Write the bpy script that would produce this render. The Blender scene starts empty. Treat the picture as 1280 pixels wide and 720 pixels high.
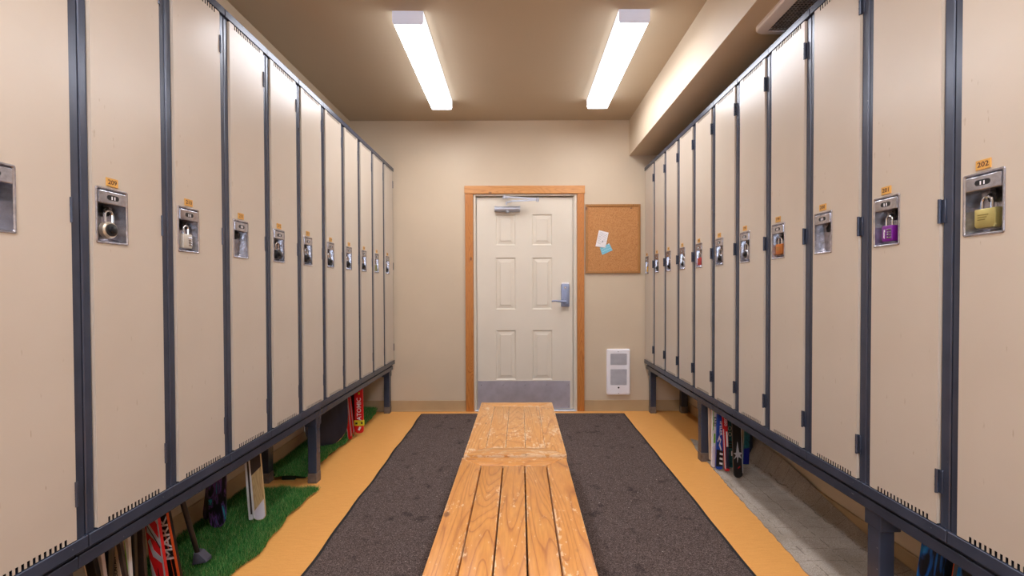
import bpy, bmesh, math, random
import numpy as np
from mathutils import Vector, Matrix
random.seed(7)
C = bpy.context.scene.collection
SC = bpy.context.scene

# ------------------------------------------------------------------ camera
H = 1.172                       # eye height
F, CX, CY = 561.69, 650.07, 369.04
PITCH, ROLL = -0.0148, -0.003
cam_d = bpy.data.cameras.new('camera')
cam = bpy.data.objects.new('camera', cam_d); C.objects.link(cam)
cam_d.sensor_width = 36; cam_d.lens = F/1280*36
cam_d.shift_x = -(CX-640)/1280; cam_d.shift_y = (CY-360)/1280
cam_d.clip_start = 0.05
fw = Vector((0, math.cos(PITCH), math.sin(PITCH))); rt = Vector((1, 0, 0)); up = rt.cross(fw)
r2 = rt*math.cos(ROLL)+up*math.sin(ROLL); u2 = up*math.cos(ROLL)-rt*math.sin(ROLL)
M4 = Matrix.Identity(4)
for i in range(3):
    M4[i][0] = r2[i]; M4[i][1] = u2[i]; M4[i][2] = -fw[i]
M4[2][3] = H
cam.matrix_world = M4
SC.camera = cam

def wp(x, y, Y):
    """point of the plane at depth Y measured at pixel x, y of the survey photo"""
    d = fw+r2*((x-CX)/F)+u2*((CY-y)/F)
    d = d*(Y/d.y)
    return Vector((d.x, Y, d.z+H))

# ------------------------------------------------------------------ world and exposure
w = bpy.data.worlds.new('world'); SC.world = w; w.use_nodes = True
w.node_tree.nodes['Background'].inputs[0].default_value = (0.66, 0.80, 1, 1)   # overcast daylight behind the rear window
w.node_tree.nodes['Background'].inputs[1].default_value = 5.0
SC.view_settings.view_transform = 'Standard'; SC.view_settings.look = 'None'
SC.view_settings.gamma = 1; SC.view_settings.use_curve_mapping = False
SC.view_settings.exposure = 1.46
LENS_POWER = 8.4                # emission of the fluorescent diffusers
REAR_POWER = 14.0

# ------------------------------------------------------------------ materials
def lin(c):
    return tuple(((v/255)/12.92 if v/255 <= .04045 else ((v/255+.055)/1.055)**2.4) for v in c)+(1,)

class NT:
    def __init__(s, name):
        s.m = bpy.data.materials.new(name); s.m.use_nodes = True
        s.t = s.m.node_tree; s.b = s.t.nodes['Principled BSDF']
    def n(s, typ, **kw):
        nd = s.t.nodes.new(typ)
        for k, v in kw.items():
            if k.startswith('i_'):
                k = k[2:]; k = int(k) if k.isdigit() else k.replace('_', ' ')
                nd.inputs[k].default_value = v
            else: setattr(nd, k, v)
        return nd
    def l(s, a, b): s.t.links.new(a, b)
    def coord(s, scale=(1, 1, 1), kind='Object'):
        tc = s.n('ShaderNodeTexCoord'); mp = s.n('ShaderNodeMapping')
        mp.inputs['Scale'].default_value = scale
        s.l(tc.outputs[kind], mp.inputs[0]); return mp.outputs[0]
    def noise(s, vec, scale, detail=4, rough=.5, dist=0):
        nd = s.n('ShaderNodeTexNoise'); nd.inputs['Scale'].default_value = scale
        nd.inputs['Detail'].default_value = detail; nd.inputs['Roughness'].default_value = rough
        nd.inputs['Distortion'].default_value = dist
        s.l(vec, nd.inputs['Vector']); return nd.outputs['Fac']
    def ramp(s, fac, stops, interp='LINEAR'):
        nd = s.n('ShaderNodeValToRGB'); cr = nd.color_ramp; cr.interpolation = interp
        while len(cr.elements) < len(stops): cr.elements.new(.5)
        for e, (p, c) in zip(cr.elements, stops):
            e.position = p; e.color = c if len(c) == 4 else (*c, 1)
        s.l(fac, nd.inputs[0]); return nd.outputs[0]
    def mix(s, fac, a, b, mode='MIX'):
        nd = s.n('ShaderNodeMix'); nd.data_type = 'RGBA'; nd.blend_type = mode
        for sock, v in ((nd.inputs[0], fac), (nd.inputs[6], a), (nd.inputs[7], b)):
            if isinstance(v, (int, float)): sock.default_value = v
            elif isinstance(v, tuple): sock.default_value = v
            else: s.l(v, sock)
        return nd.outputs[2]
    def math(s, op, a, b=0.):
        nd = s.n('ShaderNodeMath'); nd.operation = op
        for sock, v in ((nd.inputs[0], a), (nd.inputs[1], b)):
            if isinstance(v, (int, float)): sock.default_value = v
            else: s.l(v, sock)
        return nd.outputs[0]
    def bump(s, fac, strength=.2, dist=.002):
        nd = s.n('ShaderNodeBump'); nd.inputs['Strength'].default_value = strength
        nd.inputs['Distance'].default_value = dist
        s.l(fac, nd.inputs['Height']); s.l(nd.outputs[0], s.b.inputs['Normal'])
    def setp(s, rough=.5, metal=0, spec=None):
        s.b.inputs['Roughness'].default_value = rough; s.b.inputs['Metallic'].default_value = metal
        if spec is not None: s.b.inputs['Specular IOR Level'].default_value = spec
    def col(s, c):
        if isinstance(c, tuple): s.b.inputs['Base Color'].default_value = c
        else: s.l(c, s.b.inputs['Base Color'])

def paint(name, rgb, rough=.5, metal=0, var=.05, scale=6, bump=.03, bscale=180, spec=None):
    t = NT(name); v = t.coord()
    n = t.noise(v, scale, 4)
    a = lin(rgb); lo = tuple(x*(1-var) for x in a[:3])+(1,); hi = tuple(min(1, x*(1+var)) for x in a[:3])+(1,)
    t.col(t.ramp(n, [(.3, lo), (.7, hi)])); t.setp(rough, metal, spec)
    if bump: t.bump(t.noise(v, bscale, 2), bump, .001)
    return t.m

M = {}
M['wall'] = paint('wall_paint', (206, 187, 161), .55, var=.03, scale=2.5, bump=.12, bscale=120)
M['ceiling'] = paint('ceiling_paint', (190, 172, 147), .7, var=.02, scale=2, bump=.1, bscale=150)
M['base'] = paint('rubber_base', (184, 156, 118), .5, var=.08, scale=5)
M['steel_frame'] = paint('door_paint', (222, 211, 194), .45, var=.02, scale=4, bump=.05)
M['white'] = paint('white_enamel', (246, 243, 248), .35, var=.01, bump=0)
M['grille'] = paint('grille_grey', (205, 202, 204), .6, var=.18, scale=25, bump=0)
M['dark'] = paint('dark_void', (16, 15, 16), .7, var=.1, bump=0)
M['black'] = paint('black_plastic', (20, 20, 23), .35, var=.2, bump=0)
M['alu'] = paint('brushed_aluminium', (190, 192, 202), .35, .55, var=.08, scale=20, bump=0)
M['chrome'] = paint('chrome', (215, 216, 222), .14, 1, var=.03, scale=20, bump=0)
M['lock_grey'] = paint('satin_grey_plate', (140, 148, 172), .4, .6, var=.05, bump=0)
M['brass'] = paint('brass', (200, 186, 120), .32, .75, var=.08, scale=30, bump=0)
M['rubber'] = paint('rubber_edge', (24, 23, 25), .7, var=.2, scale=20)
M['galv'] = paint('worn_leg_foot', (112, 100, 92), .6, .3, var=.25, scale=40, bump=.2)
M['cap'] = paint('cap_added_glow', (226, 230, 246), .5, 0, var=.02, bump=0)
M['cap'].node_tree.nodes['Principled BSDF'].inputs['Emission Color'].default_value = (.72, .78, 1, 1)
M['cap'].node_tree.nodes['Principled BSDF'].inputs['Emission Strength'].default_value = .09   # faint bluish glow put in to brighten the near end caps
def flat(name, rgb, rough=.45, metal=0, var=.08, scale=14):
    if name not in M: M[name] = paint(name, rgb, rough, metal, var, scale, bump=0)
    return M[name]

# locker door paint: satin beige with faint mottling and small marks
t = NT('locker_door_paint'); v = t.coord()
base = t.ramp(t.noise(v, 3, 5), [(.3, lin((194, 180, 164))), (.7, lin((200, 187, 172)))])
mk = t.noise(t.coord((60, 60, 16)), 1, 2)
base = t.mix(t.ramp(mk, [(.74, (0, 0, 0, 1)), (.80, (1, 1, 1, 1))]), base, lin((170, 150, 126)))
t.col(base); t.setp(.3, 0, .5)
t.bump(t.noise(t.coord((2.2, 2.2, .8)), 2, 2), .25, .004)
M['door'] = t.m

# locker frame: blue-grey powder coat with fine pale scratches
t = NT('locker_frame_paint'); v = t.coord()
base = t.ramp(t.noise(v, 9, 4), [(.3, lin((60, 66, 82))), (.7, lin((70, 76, 94)))])
s1 = t.ramp(t.noise(t.coord((30, 30, 260)), 1, 1), [(.80, (0, 0, 0, 1)), (.82, (1, 1, 1, 1))])
s2 = t.ramp(t.noise(t.coord((22, 22, 30)), 1, 1), [(.52, (0, 0, 0, 1)), (.60, (1, 1, 1, 1))])
s3 = t.ramp(t.noise(t.coord((130, 130, 130)), 1, 1), [(.80, (0, 0, 0, 1)), (.84, (1, 1, 1, 1))])
sc = t.math('ADD', t.math('MULTIPLY', s1, s2), t.math('MULTIPLY', s3, .5))
t.col(t.mix(sc, base, lin((165, 165, 175)))); t.setp(.27, .25, .6)
M['frame'] = t.m

# stainless pan
t = NT('stainless_steel'); v = t.coord((1, 1, 1))
t.col(t.ramp(t.noise(v, 60, 3), [(.3, lin((160, 158, 165))), (.7, lin((196, 194, 202)))]))
t.setp(.27, .9); t.bump(t.noise(v, 28, 2), .5, .005)
M['steel'] = t.m
t = NT('kick_plate_steel'); v = t.coord((1, 1, 30))
t.col(t.ramp(t.noise(t.coord(), 14, 5), [(.3, lin((176, 171, 180))), (.7, lin((192, 187, 197)))]))
t.l(t.ramp(t.noise(t.coord(), 12, 4), [(.3, (.32,)*3), (.7, (.42,)*3)]), t.b.inputs['Roughness'])
t.b.inputs['Metallic'].default_value = .45; t.bump(t.noise(v, 12, 2), .05, .001)
M['kick'] = t.m

# wood with cathedral grain, knots and worn varnish (bench)
def wood(name, dark, mid, light, worn, wear=.5, axis='Y', scale=1.):
    t = NT(name)
    sc3 = {'Y': (1, .11, 1), 'Z': (1, 1, .10), 'X': (.10, 1, 1)}[axis]
    tc = t.n('ShaderNodeTexCoord'); oi = t.n('ShaderNodeObjectInfo')
    off = t.n('ShaderNodeVectorMath'); off.operation = 'MULTIPLY_ADD'
    comb = t.n('ShaderNodeCombineXYZ')
    for k, f in enumerate((3.1, 17.7, 9.3)): t.l(t.math('MULTIPLY', oi.outputs['Random'], f), comb.inputs[k])
    ad = t.n('ShaderNodeVectorMath'); ad.operation = 'ADD'
    t.l(tc.outputs['Object'], ad.inputs[0]); t.l(comb.outputs[0], ad.inputs[1])
    mp = t.n('ShaderNodeMapping'); mp.inputs['Scale'].default_value = sc3; t.l(ad.outputs[0], mp.inputs[0])
    v = mp.outputs[0]
    field = t.noise(v, 5.5*scale, 2, .35, .5)
    rings = t.math('FRACT', t.math('MULTIPLY', field, 32.))
    g = t.ramp(rings, [(0, mid), (.5, light), (.80, mid), (.93, dark), (1., mid)])
    fine = t.noise(v, 150*scale, 3)
    g = t.mix(.3, g, t.ramp(fine, [(.3, dark), (.65, light)]))
    big = t.noise(ad.outputs[0], 3, 3)
    g = t.mix(t.ramp(big, [(.35, (0, 0, 0, 1)), (.7, (.45, .45, .45, 1))]), g, mid)
    # knots
    mk = t.n('ShaderNodeMapping'); mk.inputs['Scale'].default_value = tuple(8. if a > .5 else 4.4 for a in sc3)
    t.l(ad.outputs[0], mk.inputs[0])
    vo = t.n('ShaderNodeTexVoronoi'); vo.inputs['Scale'].default_value = 1; t.l(mk.outputs[0], vo.inputs['Vector'])
    kn = t.ramp(vo.outputs['Distance'], [(.05, (1, 1, 1, 1)), (.10, (0, 0, 0, 1))])
    g = t.mix(t.math('MULTIPLY', kn, .75), g, lin((92, 50, 30)))
    # wear: pale flakes, more at the long edges
    if wear:
        ge = t.n('ShaderNodeSeparateXYZ'); t.l(tc.outputs['Generated'], ge.inputs[0])
        ex = t.math('ABSOLUTE', t.math('SUBTRACT', ge.outputs[0], .5))
        ey = t.math('ABSOLUTE', t.math('SUBTRACT', ge.outputs[1], .5))
        edge = t.math('MAXIMUM', t.ramp(ex, [(.43, (0,)*3), (.5, (1,)*3)]), t.ramp(ey, [(.485, (0,)*3), (.5, (1,)*3)]))
        mq = t.n('ShaderNodeMapping'); mq.inputs['Scale'].default_value = tuple(1. if a > .5 else .45 for a in sc3); t.l(ad.outputs[0], mq.inputs[0])
        n1 = t.noise(mq.outputs[0], 75, 5, .65)
        n2 = t.noise(mq.outputs[0], 11, 3, .6)
        m1 = t.math('ADD', t.math('MULTIPLY', edge, .14), t.math('ADD', n1, t.math('MULTIPLY', n2, .45)))
        wm = t.ramp(m1, [(.93-.09*wear, (0, 0, 0, 1)), (.985-.09*wear, (.75, .75, .75, 1))])
        g = t.mix(wm, g, worn)
        t.l(t.ramp(wm, [(0, (.33,)*3), (1, (.7,)*3)]), t.b.inputs['Roughness'])
    else: t.setp(.4)
    t.col(g); t.bump(rings, .08, .001)
    return t.m
M['bench'] = wood('bench_fir', lin((150, 82, 34)), lin((200, 132, 60)), lin((213, 148, 72)), lin((230, 200, 164)), .95)
M['bench2'] = wood('bench_fir_worn', lin((146, 84, 40)), lin((202, 139, 72)), lin((213, 156, 88)), lin((226, 198, 162)), 1.5)
M['bench_end'] = wood('bench_fir_end', lin((150, 82, 34)), lin((200, 132, 60)), lin((213, 148, 72)), lin((230, 200, 164)), 1.1, 'X')
M['bench_end2'] = wood('bench_fir_end_worn', lin((146, 84, 40)), lin((202, 139, 72)), lin((213, 156, 88)), lin((226, 198, 162)), 1.5, 'X')
M['casing'] = wood('casing_fir', lin((150, 84, 30)), lin((190, 118, 50)), lin((202, 132, 62)), lin((220, 160, 95)), 0, 'Z', 1.6)
M['casing_top'] = wood('casing_fir_head', lin((170, 100, 45)), lin((206, 140, 74)), lin((216, 155, 90)), lin((220, 160, 95)), 0, 'X', 1.6)
M['oak'] = wood('oak_strip', lin((140, 92, 40)), lin((166, 112, 56)), lin((178, 126, 68)), lin((200, 160, 100)), 0, 'Z', 2)

# linoleum floor: warm orange, fine streaks across the aisle
t = NT('linoleum')
n1 = t.noise(t.coord((2.2, 26, 1)), 6, 5, .65)
n2 = t.noise(t.coord(), 160, 3)
g = t.ramp(n1, [(.3, lin((232, 161, 82))), (.7, lin((245, 179, 99)))])
g = t.mix(.15, g, t.ramp(n2, [(.3, lin((180, 118, 58))), (.7, lin((235, 184, 120)))]))
t.col(g); t.setp(.42); t.bump(n2, .06, .001); M['lino'] = t.m

# entrance carpet
t = NT('mat_pile'); v = t.coord()
n = t.noise(v, 230, 4, .8)
g = t.ramp(n, [(.36, lin((46, 37, 35))), (.54, lin((98, 84, 80))), (.70, lin((168, 150, 142)))])
st = t.ramp(t.noise(v, 9, 4, .6), [(.58, (0,)*3), (.68, (1,)*3)])
g = t.mix(t.math('MULTIPLY', st, .6), g, lin((48, 40, 41)))
sp = t.ramp(t.noise(v, 95, 0), [(.845, (0,)*3), (.87, (1,)*3)])
g = t.mix(sp, g, lin((190, 180, 170)))
t.col(g); t.setp(.95, 0, .1); t.bump(n, .7, .003); M['mat'] = t.m

# loose grey carpet backing with its stitched square grid
t = NT('grey_backing'); v = t.coord()
n = t.noise(v, 260, 4, .7)
g = t.ramp(n, [(.3, lin((140, 128, 116))), (.55, lin((182, 170, 158))), (.75, lin((212, 202, 192)))])
g = t.mix(t.ramp(t.noise(v, 4, 4), [(.42, (0,)*3), (.7, (.5,)*3)]), g, lin((120, 104, 84)))
se = t.n('ShaderNodeSeparateXYZ'); t.l(t.coord(), se.inputs[0])
def gl(o, per, wdt=.045):
    fr = t.math('FRACT', t.math('ADD', t.math('MULTIPLY', o, 1/per), t.math('MULTIPLY', t.noise(v, 14, 2), .25)))
    return t.ramp(fr, [(0, (1,)*3), (wdt, (0,)*3), (1-.001, (0,)*3), (1, (1,)*3)])
gr = t.math('MAXIMUM', gl(se.outputs[0], .14), gl(se.outputs[1], .09))
gr = t.math('MULTIPLY', gr, t.ramp(t.noise(v, 60, 1), [(.42, (0,)*3), (.5, (1,)*3)]))
t.col(t.mix(t.math('MULTIPLY', gr, .75), g, lin((74, 64, 56)))); t.setp(.9, 0, .15)
t.bump(n, .5, .002); M['backing'] = t.m

# cork
t = NT('cork'); v = t.coord()
g = t.ramp(t.noise(v, 130, 5, .75), [(.3, lin((150, 96, 52))), (.5, lin((190, 134, 84))), (.7, lin((206, 152, 102)))])
t.col(g); t.setp(.85, 0, .2); t.bump(t.noise(v, 150, 3), .3, .001); M['cork'] = t.m

# turf blades
t = NT('turf_blades'); ge = t.n('ShaderNodeNewGeometry')
t.col(t.ramp(ge.outputs['Random Per Island'], [(0, lin((32, 80, 36))), (.5, lin((58, 130, 58))), (.85, lin((104, 172, 90))), (1, lin((186, 184, 120)))]))
t.setp(.6, 0, .25); M['blades'] = t.m
M['turf_base'] = paint('turf_backing', (26, 42, 24), .9, var=.3, scale=40)

# fluorescent diffuser (gives the room its light)
def lens_mat(name, power):
    t = NT(name); t.t.nodes.remove(t.b)
    e = t.n('ShaderNodeEmission'); e.inputs[0].default_value = (.985, 1., 1.055, 1); e.inputs[1].default_value = power
    lw = t.n('ShaderNodeLayerWeight'); lw.inputs[0].default_value = .5      # prismatic lens: less light at grazing angles
    t.l(t.math('MULTIPLY', t.math('SUBTRACT', 1.1, t.math('MULTIPLY', lw.outputs['Facing'], .45)), power), e.inputs[1])
    t.l(e.outputs[0], t.t.nodes['Material Output'].inputs[0]); return t.m
M['lens'] = [lens_mat('diffuser', LENS_POWER*1.25), lens_mat('diffuser_side', LENS_POWER*.16)]
M['lens_rear'] = [lens_mat('diffuser_rear', REAR_POWER*1.15), lens_mat('diffuser_rear_side', REAR_POWER*.6)]

# snowboard and ski prints
def print_mat(name, stops, scale=9, dist=3, stretch=(1, 1, .35), detail=4):
    t = NT(name); v = t.coord(stretch)
    t.col(t.ramp(t.noise(v, scale, detail, .55, dist), [(p, lin(c)) for p, c in stops])); t.setp(.3); return t.m
M['galaxy'] = print_mat('nebula_print', [(.36, (12, 10, 14)), (.46, (24, 16, 34)), (.53, (112, 74, 140)), (.58, (28, 22, 60)), (.66, (60, 160, 180)), (.75, (16, 14, 30))], 13)
M['bluemarble'] = print_mat('blue_smoke_print', [(.38, (6, 8, 14)), (.5, (10, 14, 30)), (.58, (14, 90, 170)), (.66, (30, 130, 205)), (.75, (6, 30, 70))], 9)
M['tealprint'] = print_mat('teal_print', [(.35, (10, 40, 50)), (.5, (24, 110, 116)), (.6, (20, 70, 84)), (.7, (60, 160, 160))], 40)
M['navy'] = print_mat('navy_scuffed', [(.35, (24, 24, 36)), (.55, (38, 38, 52)), (.75, (60, 58, 68))], 5, 1)
M['beigewood'] = wood('ash_top', lin((150, 120, 80)), lin((188, 160, 112)), lin((204, 178, 132)), lin((220, 200, 160)), 0, 'Z', 2)

# ------------------------------------------------------------------ mesh helpers
def tag(o, label=None, cat=None, group=None, kind=None):
    if label: o['label'] = label
    if cat: o['category'] = cat
    if group: o['group'] = group
    if kind: o['kind'] = kind
    return o
def empty(name, loc=(0, 0, 0), rz=0, parent=None):
    o = bpy.data.objects.new(name, None); C.objects.link(o); o.location = loc; o.rotation_euler.z = rz
    o.empty_display_size = .05; o.parent = parent; return o
def obj(name, bm, mats, parent=None, loc=None, smooth=False, angle=35):
    me = bpy.data.meshes.new(name); bm.normal_update(); bm.to_mesh(me); bm.free()
    for m in (mats if isinstance(mats, (list, tuple)) else [mats]): me.materials.append(m)
    if smooth:
        for p in me.polygons: p.use_smooth = True
        me.set_sharp_from_angle(angle=math.radians(angle))
    o = bpy.data.objects.new(name, me); C.objects.link(o); o.parent = parent
    if loc is not None: o.location = loc
    return o
def bx(bm, x0, x1, y0, y1, z0, z1, bev=0, mi=0, seg=1):
    vs = [bm.verts.new(p) for p in ((x0, y0, z0), (x1, y0, z0), (x1, y1, z0), (x0, y1, z0), (x0, y0, z1), (x1, y0, z1), (x1, y1, z1), (x0, y1, z1))]
    fs = [bm.faces.new([vs[i] for i in q]) for q in ((0, 3, 2, 1), (4, 5, 6, 7), (0, 1, 5, 4), (1, 2, 6, 5), (2, 3, 7, 6), (3, 0, 4, 7))]
    for f in fs: f.material_index = mi
    if bev:
        es = list({e for f in fs for e in f.edges})
        r = bmesh.ops.bevel(bm, geom=es, offset=bev, segments=seg, affect='EDGES', profile=.5)
        for f in r['faces']: f.material_index = mi
    return vs
def box(name, dims, mat, parent=None, bev=0, seg=1, smooth=False):
    bm = bmesh.new(); bx(bm, *dims, bev=bev, seg=seg); return obj(name, bm, mat, parent, smooth=smooth)
def prism(bm, pts, y0, y1, mi=0, bev=0):
    """pts in (x, z), extruded from y0 (front) to y1"""
    a = [bm.verts.new((x, y0, z)) for x, z in pts]; b = [bm.verts.new((x, y1, z)) for x, z in pts]
    n = len(pts); fs = [bm.faces.new(a), bm.faces.new(b[::-1])]
    for i in range(n): fs.append(bm.faces.new((a[i], b[i], b[(i+1) % n], a[(i+1) % n])))
    for f in fs: f.material_index = mi
    bmesh.ops.recalc_face_normals(bm, faces=fs)
    if bev: bmesh.ops.bevel(bm, geom=list(fs[0].edges), offset=bev, segments=2, affect='EDGES', profile=.5)
    return fs
def tube(bm, pts, r, seg=10, mi=0, closed=False):
    pts = [Vector(p) for p in pts]; n = len(pts); rings = []
    rr = r if isinstance(r, (list, tuple)) else [r]*n
    pa = None
    for i, p in enumerate(pts):
        d = (pts[(i+1) % n]-pts[i-1]) if closed else (pts[min(i+1, n-1)]-pts[max(i-1, 0)])
        d.normalize()
        if pa is None: pa = d.orthogonal().normalized()
        else: pa = (pa-d*pa.dot(d)).normalized()
        b = d.cross(pa)
        rings.append([bm.verts.new(p+(pa*math.cos(2*math.pi*k/seg)+b*math.sin(2*math.pi*k/seg))*rr[i]) for k in range(seg)])
    fs = []
    for i in range(n if closed else n-1):
        A, B = rings[i], rings[(i+1) % n]
        for k in range(seg): fs.append(bm.faces.new((A[k], A[(k+1) % seg], B[(k+1) % seg], B[k])))
    if not closed: fs += [bm.faces.new(rings[0][::-1]), bm.faces.new(rings[-1])]
    for f in fs: f.material_index = mi
    bmesh.ops.recalc_face_normals(bm, faces=fs)
def lathe(bm, prof, c, axis='Y', seg=24, mi=0):
    """prof: (radius, along) pairs; axis -Y points to the viewer of a wall-hung thing"""
    rings = []
    for r, a in prof:
        ring = []
        for k in range(seg):
            th = 2*math.pi*k/seg; x, y = r*math.cos(th), r*math.sin(th)
            p = {'Y': (x, a, y), 'Z': (x, y, a), 'X': (a, x, y)}[axis]
            ring.append(bm.verts.new(Vector(p)+Vector(c)))
        rings.append(ring)
    fs = []
    for A, B in zip(rings, rings[1:]):
        for k in range(seg): fs.append(bm.faces.new((A[k], A[(k+1) % seg], B[(k+1) % seg], B[k])))
    fs += [bm.faces.new(rings[0]), bm.faces.new(rings[-1])]
    for f in fs: f.material_index = mi
    bmesh.ops.recalc_face_normals(bm, faces=fs)
def rrect(x0, x1, z0, z1, r, n=4):
    pts = []
    for cx, cz, a0 in ((x1-r, z1-r, 0), (x0+r, z1-r, 90), (x0+r, z0+r, 180), (x1-r, z0+r, 270)):
        for k in range(n+1):
            a = math.radians(a0+90*k/n); pts.append((cx+r*math.cos(a), cz+r*math.sin(a)))
    return pts
def loops(bm, ls, mi=0, cap=True):
    """bridge successive loops of (x, y, z) points"""
    L = [[bm.verts.new(p) for p in l] for l in ls]; fs = []
    for A, B in zip(L, L[1:]):
        n = len(A)
        for k in range(n): fs.append(bm.faces.new((A[k], A[(k+1) % n], B[(k+1) % n], B[k])))
    if cap: fs.append(bm.faces.new(L[-1]))
    for f in fs: f.material_index = mi
    return fs
def grid_plate(bm, xs, zs, hole, y0, y1, mi=0):
    """plate in xz cut by a grid; hole(cx, cz) tells which cells are open; thickness y0..y1"""
    V = {}
    def v(i, j, s):
        k = (i, j, s)
        if k not in V: V[k] = bm.verts.new((xs[i], y0 if s == 0 else y1, zs[j]))
        return V[k]
    nx, nz = len(xs)-1, len(zs)-1
    S = [[not hole((xs[i]+xs[i+1])/2, (zs[j]+zs[j+1])/2) for j in range(nz)] for i in range(nx)]
    g = lambda i, j: 0 <= i < nx and 0 <= j < nz and S[i][j]
    fs = []
    for i in range(nx):
        for j in range(nz):
            if not S[i][j]: continue
            fs.append(bm.faces.new((v(i, j, 0), v(i+1, j, 0), v(i+1, j+1, 0), v(i, j+1, 0))))
            fs.append(bm.faces.new((v(i, j, 1), v(i, j+1, 1), v(i+1, j+1, 1), v(i+1, j, 1))))
            if not g(i-1, j): fs.append(bm.faces.new((v(i, j, 0), v(i, j+1, 0), v(i, j+1, 1), v(i, j, 1))))
            if not g(i+1, j): fs.append(bm.faces.new((v(i+1, j, 0), v(i+1, j, 1), v(i+1, j+1, 1), v(i+1, j+1, 0))))
            if not g(i, j-1): fs.append(bm.faces.new((v(i, j, 0), v(i, j, 1), v(i+1, j, 1), v(i+1, j, 0))))
            if not g(i, j+1): fs.append(bm.faces.new((v(i, j+1, 0), v(i+1, j+1, 0), v(i+1, j+1, 1), v(i, j+1, 1))))
    for f in fs: f.material_index = mi
def text_into(bm, body, size, c, mi, rot=0, y=0., depth=.0004, sx=1.):
    """lettering in the xz plane, centred on c=(x, z), read from -y, turned by rot"""
    cu = bpy.data.curves.new('t', 'FONT'); cu.body = body; cu.size = size; cu.extrude = depth
    cu.align_x = 'CENTER'; cu.align_y = 'CENTER'; cu.resolution_u = 2
    cu.offset = size*.015
    o = bpy.data.objects.new('t', cu); C.objects.link(o)
    dg = bpy.context.evaluated_depsgraph_get(); dg.update()
    me = bpy.data.meshes.new_from_object(o.evaluated_get(dg))
    mat = Matrix.Translation((c[0], y, c[1])) @ Matrix.Rotation(-rot, 4, 'Y') @ Matrix.Rotation(math.pi/2, 4, 'X') @ Matrix.Diagonal((sx, 1, 1, 1))
    me.transform(mat)
    old = set(bm.faces); bm.from_mesh(me)
    for f in bm.faces:
        if f not in old: f.material_index = mi
    bpy.data.objects.remove(o); bpy.data.curves.remove(cu); bpy.data.meshes.remove(me)

# ------------------------------------------------------------------ room shell
XL, XR, Y0L, Y0R, P = -1.2068, 1.1945, 1.2369, 1.2412, .3048
YW = 4.285; WL, WR = -1.611, 1.603; CEIL = 2.766; SOF = 2.431; SX = 1.041; YB = -2.3
tag(box('floor', (WL-.1, WR+.1, YB-.1, YW+.3, -.1, 0), M['lino']), kind='structure')
tag(box('ceiling', (WL-.1, WR+.1, YB-.1, YW+.1, CEIL, CEIL+.1), M['ceiling']), kind='structure')
tag(box('wall_left', (WL-.1, WL, YB, YW, 0, CEIL), M['wall']), kind='structure')
tag(box('wall_right', (WR, WR+.1, YB, YW, 0, CEIL), M['wall']), kind='structure')
wx0, wx1, wz0, wz1 = -.48, .48, .95, 2.05     # window in the wall behind the viewpoint (its light shows in the door plate and handles)
bm = bmesh.new()
bx(bm, WL-.1, wx0, YB-.1, YB, 0, CEIL); bx(bm, wx1, WR+.1, YB-.1, YB, 0, CEIL); bx(bm, wx0, wx1, YB-.1, YB, 0, wz0); bx(bm, wx0, wx1, YB-.1, YB, wz1, CEIL)
tag(obj('wall_front', bm, M['wall']), kind='structure')
wn = tag(empty('window_1', (0, YB, wz0)), kind='structure')
for d in ((wx0, wx1, -.09, .015, 0, .05), (wx0, wx1, -.09, .015, wz1-wz0-.05, wz1-wz0), (wx0, wx0+.05, -.09, .015, .05, wz1-wz0-.05), (wx1-.05, wx1, -.09, .015, .05, wz1-wz0-.05), (-.02, .02, -.07, -.01, .05, wz1-wz0-.05)):
    box('window_frame', d, M['white'], wn, .003)
DX0, DX1, DZ = -.438, .538, 2.068
bm = bmesh.new()
bx(bm, WL-.1, DX0, YW, YW+.14, 0, CEIL); bx(bm, DX1, WR+.1, YW, YW+.14, 0, CEIL); bx(bm, DX0, DX1, YW, YW+.14, DZ, CEIL)
tag(obj('wall_back', bm, M['wall']), kind='structure')
bm = bmesh.new()
bx(bm, SX, WR, YB, YW, SOF, CEIL)
for f in bm.faces:
    f.normal_update()
    if f.normal.z < -.5: f.material_index = 1
tag(obj('ceiling_soffit', bm, [M['wall'], M['wall']]), kind='structure')
for nm, d in (('baseboard_back', (WL+.012, -.521, YW-.008, YW, 0, .105)), ('baseboard_back', (.612, WR-.012, YW-.008, YW, 0, .105)),
              ('baseboard_left', (WL, WL+.012, YB, YW, 0, .118)), ('baseboard_right', (WR-.012, WR, YB, YW, 0, .085))):
    bm = bmesh.new(); bx(bm, *d, bev=.003)
    if nm == 'baseboard_back': bx(bm, d[0], d[1], YW-.016, YW-.007, 0, .012, bev=.003)
    tag(obj(nm, bm, M['base']), kind='structure')

# ------------------------------------------------------------------ door
door = tag(empty('door_1', (.045, YW, 0)), 'beige six-panel steel door with steel kick plate, in the wall at the end of the aisle', None, None, 'structure')
def lo(o):     # keep world coordinates under an empty at the door's base
    o.location = (-.045, -YW, 0); return o
YD = YW+.028
lx0, lx1, lz0, lz1 = -.413, .505, .012, 2.045
cols = [(wp(619.7, 300, YD).x, wp(644.3, 300, YD).x), (wp(665.3, 300, YD).x, wp(690, 300, YD).x)]
rows = [(wp(650, b, YD).z, wp(650, a, YD).z) for a, b in ((268, 306.5), (322, 386.7), (412.8, 474.6))]
xs = sorted({lx0, lx1, *[c for p in cols for c in p]}); zs = sorted({lz0, lz1, *[c for p in rows for c in p]})
inpan = lambda x, z: any(a < x < b for a, b in cols) and any(a < z < b for a, b in rows)
bm = bmesh.new()
V = {(i, j): bm.verts.new((x, YD, z)) for i, x in enumerate(xs) for j, z in enumerate(zs)}
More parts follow.
